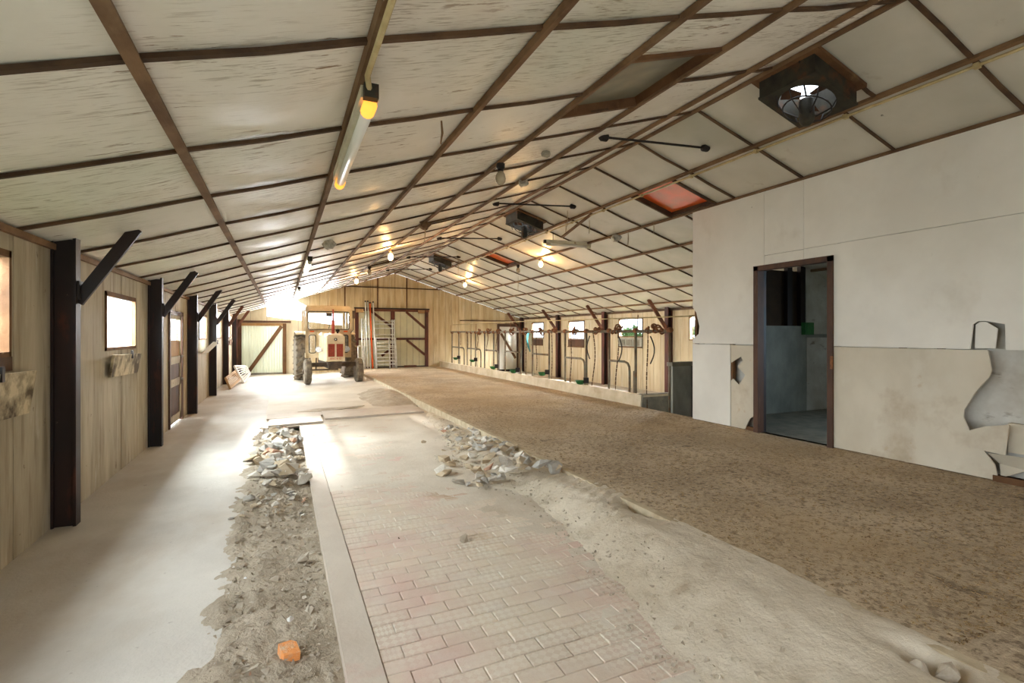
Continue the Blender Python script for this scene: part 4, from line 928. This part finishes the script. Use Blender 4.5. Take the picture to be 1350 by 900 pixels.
bulb(613, 364, 'R', 'lit amber bulb on the right slope farthest back')
bulb(713, 335, 'R', 'lit amber bulb on the right slope below the hanging tube lamp')
bulb(683, 345, 'R', 'unlit bulb socket beside the far orange skylight', False)
bulb(660, 198, 'L', 'dusty unlit glass jar lamp on the purlin of the left slope', False)
def tubelamp(a, b, label, lit, amber=False, hang=0):
    a = Vector(a); b = Vector(b); d = (b - a).normalized()
    t = thing('tube_lamp', label, 'lamp', (a + b) / 2, 'fluorescent tube lamps')
    MB().bar(a, b, .09, .06).build('housing', 'white_fix', t)
    off = Vector((0, 0, -.062))
    MB().tube([a + off + d * .06, b + off - d * .06], .03, 12).build('tube', 'tube_on' if lit else 'tube', t, True)
    for q, e, s in ((0, a, 1), (1, b, -1)):
        MB().tube([e + off + d * s * .0, e + off + d * s * .09], .036, 12).build('end_cap', 'amber' if amber else 'white_fix', t, True)
    if hang:
        for e in (a + d * .15, b - d * .15): MB().tube([e, (e.x, e.y, roof(e.x) - .02)], .006, 5).build('hanging_chain', 'black', t)
    MB().bar(a - d * .05 + Vector((0, 0, -.01)), a - d * .0 + Vector((0, 0, -.01)), .07, .07).build('junction_box', 'fanbox', t)
zc = roof(.38) - .10
tubelamp((.40, 2.62, zc), (.40, 4.12, zc), 'large nearest tube lamp on the left slope with glowing amber ends', False, True)
tubelamp((.40, 8.7, zc), (.40, 10.3, zc), 'brightly lit tube lamp midway along the left slope', True)
tubelamp((.40, 14.2, zc), (.40, 15.6, zc), 'small far lit tube lamp at the end of the left slope', True)
tubelamp((5.02, 9.45, 3.40), (5.95, 9.2, 3.36), 'unlit tube lamp hanging on chains across the right slope', False, False, 1)
tag(MB().tube([(.37, YB, roof(.37) - .075), (.37, 2.5, roof(.37) - .075), (.395, 2.6, zc - .01)], .014, 6).build('cable_conduit', 'conduit'), 'pale conduit running along the purlin to the nearest tube lamp', 'conduit')
m = MB().tube([(5.04, YB, roof(5.04) - .065), (5.04, 3, roof(5.04) - .068), (5.04, 9, roof(5.04) - .07), (5.04, 14.5, roof(5.04) - .065)], .014, 6)
t = tag(m.build('cable_conduit', 'conduit'), 'long pale conduit along the first purlin of the right slope', 'conduit')
for y in [2.2 + 1.04 * q for q in range(12)]: MB().bar((5.04, y - .02, roof(5.04) - .07), (5.04, y + .02, roof(5.04) - .07), .045, .04).build('saddle_clip', 'conduit', t)

# ------------------------------------------------------------------ ridge ventilators
def fan(y, label):
    cx = 4.47; z = roof(cx); t = thing('roof_ventilator', label, 'ventilator', (cx, y, z - .25), 'box ventilators at the ridge')
    x0, x1, ya, yb = 4.19, 4.76, y - .28, y + .28; zl = z - .21
    def put(m, name, mt, sm=False):       # the box follows the roof slope
        for p in m.v: p.z += roof(max(RX, p.x)) - z
        return m.build(name, mt, t, sm)
    m = MB().box(x0, x0 + .02, ya + .02, yb - .02, zl + .02, z + .06).box(x1 - .02, x1, ya + .02, yb - .02, zl + .02, z + .06).box(x0, x1, ya, ya + .02, zl + .02, z + .06).box(x0, x1, yb - .02, yb, zl + .02, z + .06)
    put(m, 'housing', 'fanbox')
    n = 32; pl = MB(); inn = []; outp = []; xc = (x0 + x1) / 2
    for k in range(n):
        a = 2 * math.pi * k / n; c, s = math.cos(a), math.sin(a); q = .29 / max(abs(c), abs(s))
        inn.append(Vector((xc + .235 * c, y + .235 * s, zl))); outp.append(Vector((xc + q * c, y + q * s, zl)))
    pl.v = inn + outp + [p + Vector((0, 0, .02)) for p in inn] + [p + Vector((0, 0, .02)) for p in outp]
    for k in range(n):
        k2 = (k + 1) % n; pl.f += [(k, k2, n + k2, n + k), (2 * n + k, 3 * n + k, 3 * n + k2, 2 * n + k2), (k, 2 * n + k, 2 * n + k2, k2), (n + k, n + k2, 3 * n + k2, 3 * n + k)]
    put(pl, 'ring_plate', 'fanbox')
    fl = MB().box(x0 - .05, x1 + .05, ya - .06, ya, z - .045, z - .012).box(x0 - .05, x1 + .05, yb, yb + .06, z - .045, z - .012).box(x0 - .04, x0, ya, yb, z - .045, z - .012).box(x1, x1 + .05, ya, yb, z - .045, z - .012)
    put(fl, 'flange', 'wood')
    MB().lathe((xc, y, zl + .03), (0, 0, -1), [(0, .05), (.02, .065), (.2, .065), (.23, .05), (.25, .03)], 16).build('motor', 'fanbox', t, True)
    for k in range(3):
        a = 2 * math.pi * k / 3 + .4; d = Vector((math.cos(a), math.sin(a), 0)); w = Vector((-d.y, d.x, .35)) * .06; o = Vector((xc, y, zl + .05))
        put(MB().prism([o + d * .05 - w * .5, o + d * .21 - w, o + d * .21 + w, o + d * .05 + w * .5], (0, 0, .004)), 'fan_blade', 'doorframe')
    g = MB().ring((xc, y, zl - .07), (0, 0, 1), .2, .007, 24, 5)
    for k in range(6):
        a = 2 * math.pi * k / 6; g.tube([(xc + .235 * math.cos(a), y + .235 * math.sin(a), zl), (xc + .2 * math.cos(a), y + .2 * math.sin(a), zl - .07), (xc + .07 * math.cos(a), y + .07 * math.sin(a), zl - .14)], .006, 5)
    put(g, 'wire_guard', 'black')
    for yy in (ya + .14, yb - .14): put(MB().bar((x0 - .01, yy, z - .02), (xc - .2, yy, zl - .1), .014, .008), 'stay', 'black')
fan(FANS[0], 'large rusty box ventilator nearest the camera above the partition')
fan(FANS[1], 'dark box ventilator at the ridge in the middle of the barn')
fan(FANS[2], 'farthest box ventilator at the ridge near the gable')
# tie rods across the ridge
for i, y in enumerate((4.73, 7.85, 11.2, 14.3, 17.4)):
    t = thing('tie_rod', '%s black tie rod across the ridge, counted from the camera' % ords[i], 'rod', (3.95, y, 3.62), 'black tie rods across the ridge')
    a, b = Vector((3.22, y, roof(3.22) - .02)), Vector((4.72, y, roof(4.72) - .03)); MB().tube([a, b], .014, 8).build('rod', 'black', t, True)
    for e, d in ((a, 1), (b, -1)): MB().lathe(e, (d, 0, 0), [(-.04, .03), (-.02, .045), (.05, .045), (.07, .02)], 10).build('end_knob', 'black', t)
# foil scraps, cobwebbed lumps and strings on the ceiling
def scrap(u, v, X, s, label, m='plastic', cat='scrap'):
    p = at_x(u, v, X); bm = bmesh.new(); bmesh.ops.create_icosphere(bm, subdivisions=2, radius=s)
    for q in bm.verts: q.co *= 1 + .45 * noise.noise(q.co * 30 + Vector((u, v, 0))); q.co.z *= .8
    me = bpy.data.meshes.new('foil_scrap'); bm.to_mesh(me); bm.free(); me.materials.append(G[m])
    o = bpy.data.objects.new('foil_scrap', me); COL.objects.link(o); o.location = (X, p.y, roof(X) - .02 - s * .6); tag(o, label, cat)
scrap(690, 226, 2.98, .07, 'crumpled foil scrap on the left slope below the jar lamp')
scrap(720, 190, 2.6, .05, 'small brown wrapper on the left slope right of the jar lamp')
scrap(434, 300, .62, .09, 'crumpled grey scrap on the left slope beside the middle tube lamp')
scrap(310, 15, .1, .03, 'curl of peeled paint on the nearest left ceiling sheet', 'purlin')
scrap(560, 290, 2.1, .09, 'cobwebbed dark lump hanging at the slipped ceiling sheet', 'purlin')
scrap(812, 318, 5.87, .10, 'tangle of pale scraps on the right slope purlin', 'plastic')
for i, (u, v, X, L) in enumerate(((582, 2, 1.0, .16), (828, 305, 5.87, .28), (862, 280, 5.87, .16), (748, 265, 4.75, .3), (777, 295, 5.2, .25), (746, 290, 5.04, .2), (560, 305, 2.1, .35), (683, 365, 6.4, .45), (604, 335, 4.75, .55))):
    p = at_x(u, v, X); z = roof(X) - .03
    tag(MB().tube([(X, p.y, z), (X + .01, p.y + .01, z - L * .5), (X - .005, p.y, z - L)], [.006, .009, .004], 5).build('hanging_string', 'string' if i else 'purlin'),
        ['short brown strip hanging from the top of the left slope', 'long pale string hanging right of the tube lamp', 'short pale string below the near orange skylight', 'string hanging beside the second tie rod', 'string hanging above the chain-hung tube lamp', 'string hanging from the conduit left of the tube lamp', 'cobweb string below the slipped ceiling sheet', 'dark cord hanging near the far orange skylight', 'thin cord hanging at the end of the fourth tie rod'][i], 'string')
# loose batten hanging from the right slope near the tube lamp
a = at_x(780, 282, 5.04); tag(MB().bar((5.04, a.y, roof(5.04) - .05), (5.0, a.y + 1.0, roof(5.04) - .30), .05, .03).build('loose_batten', 'purlin'), 'loose brown batten dangling above the chain-hung tube lamp', 'batten')

# ------------------------------------------------------------------ outside: shrubs beyond the right windows
for i, (x, y, r) in enumerate(((13.2, 12.3, 1.0), (13.6, 14.4, .8), (14.2, 18.5, .8))):
    t = thing('shrub', ['green shrub outside the nearest right-wall window', 'green shrub outside the middle right-wall window', 'green shrub outside the far right-wall window'][i], 'shrub', (x, y, -.42)); m = MB()
    for q in range(420):
        d = Vector((R_.gauss(0, 1), R_.gauss(0, 1), R_.gauss(0, 1))).normalized() * r * R_.uniform(.6, 1); c0 = Vector((x, y, 1.0)) + d
        a = Vector((R_.uniform(-1, 1), R_.uniform(-1, 1), R_.uniform(-1, 1))) * .16; b = Vector((R_.uniform(-1, 1), R_.uniform(-1, 1), R_.uniform(-1, 1))) * .1
        m.add([c0 - a, c0 + b, c0 + a, c0 - b], [(0, 1, 2, 3)])
    stuff(m.build('foliage', 'leaf', t)); MB().tube([(x, y, -.42), (x, y, .6)], .06, 8).build('stem', 'wood', t)
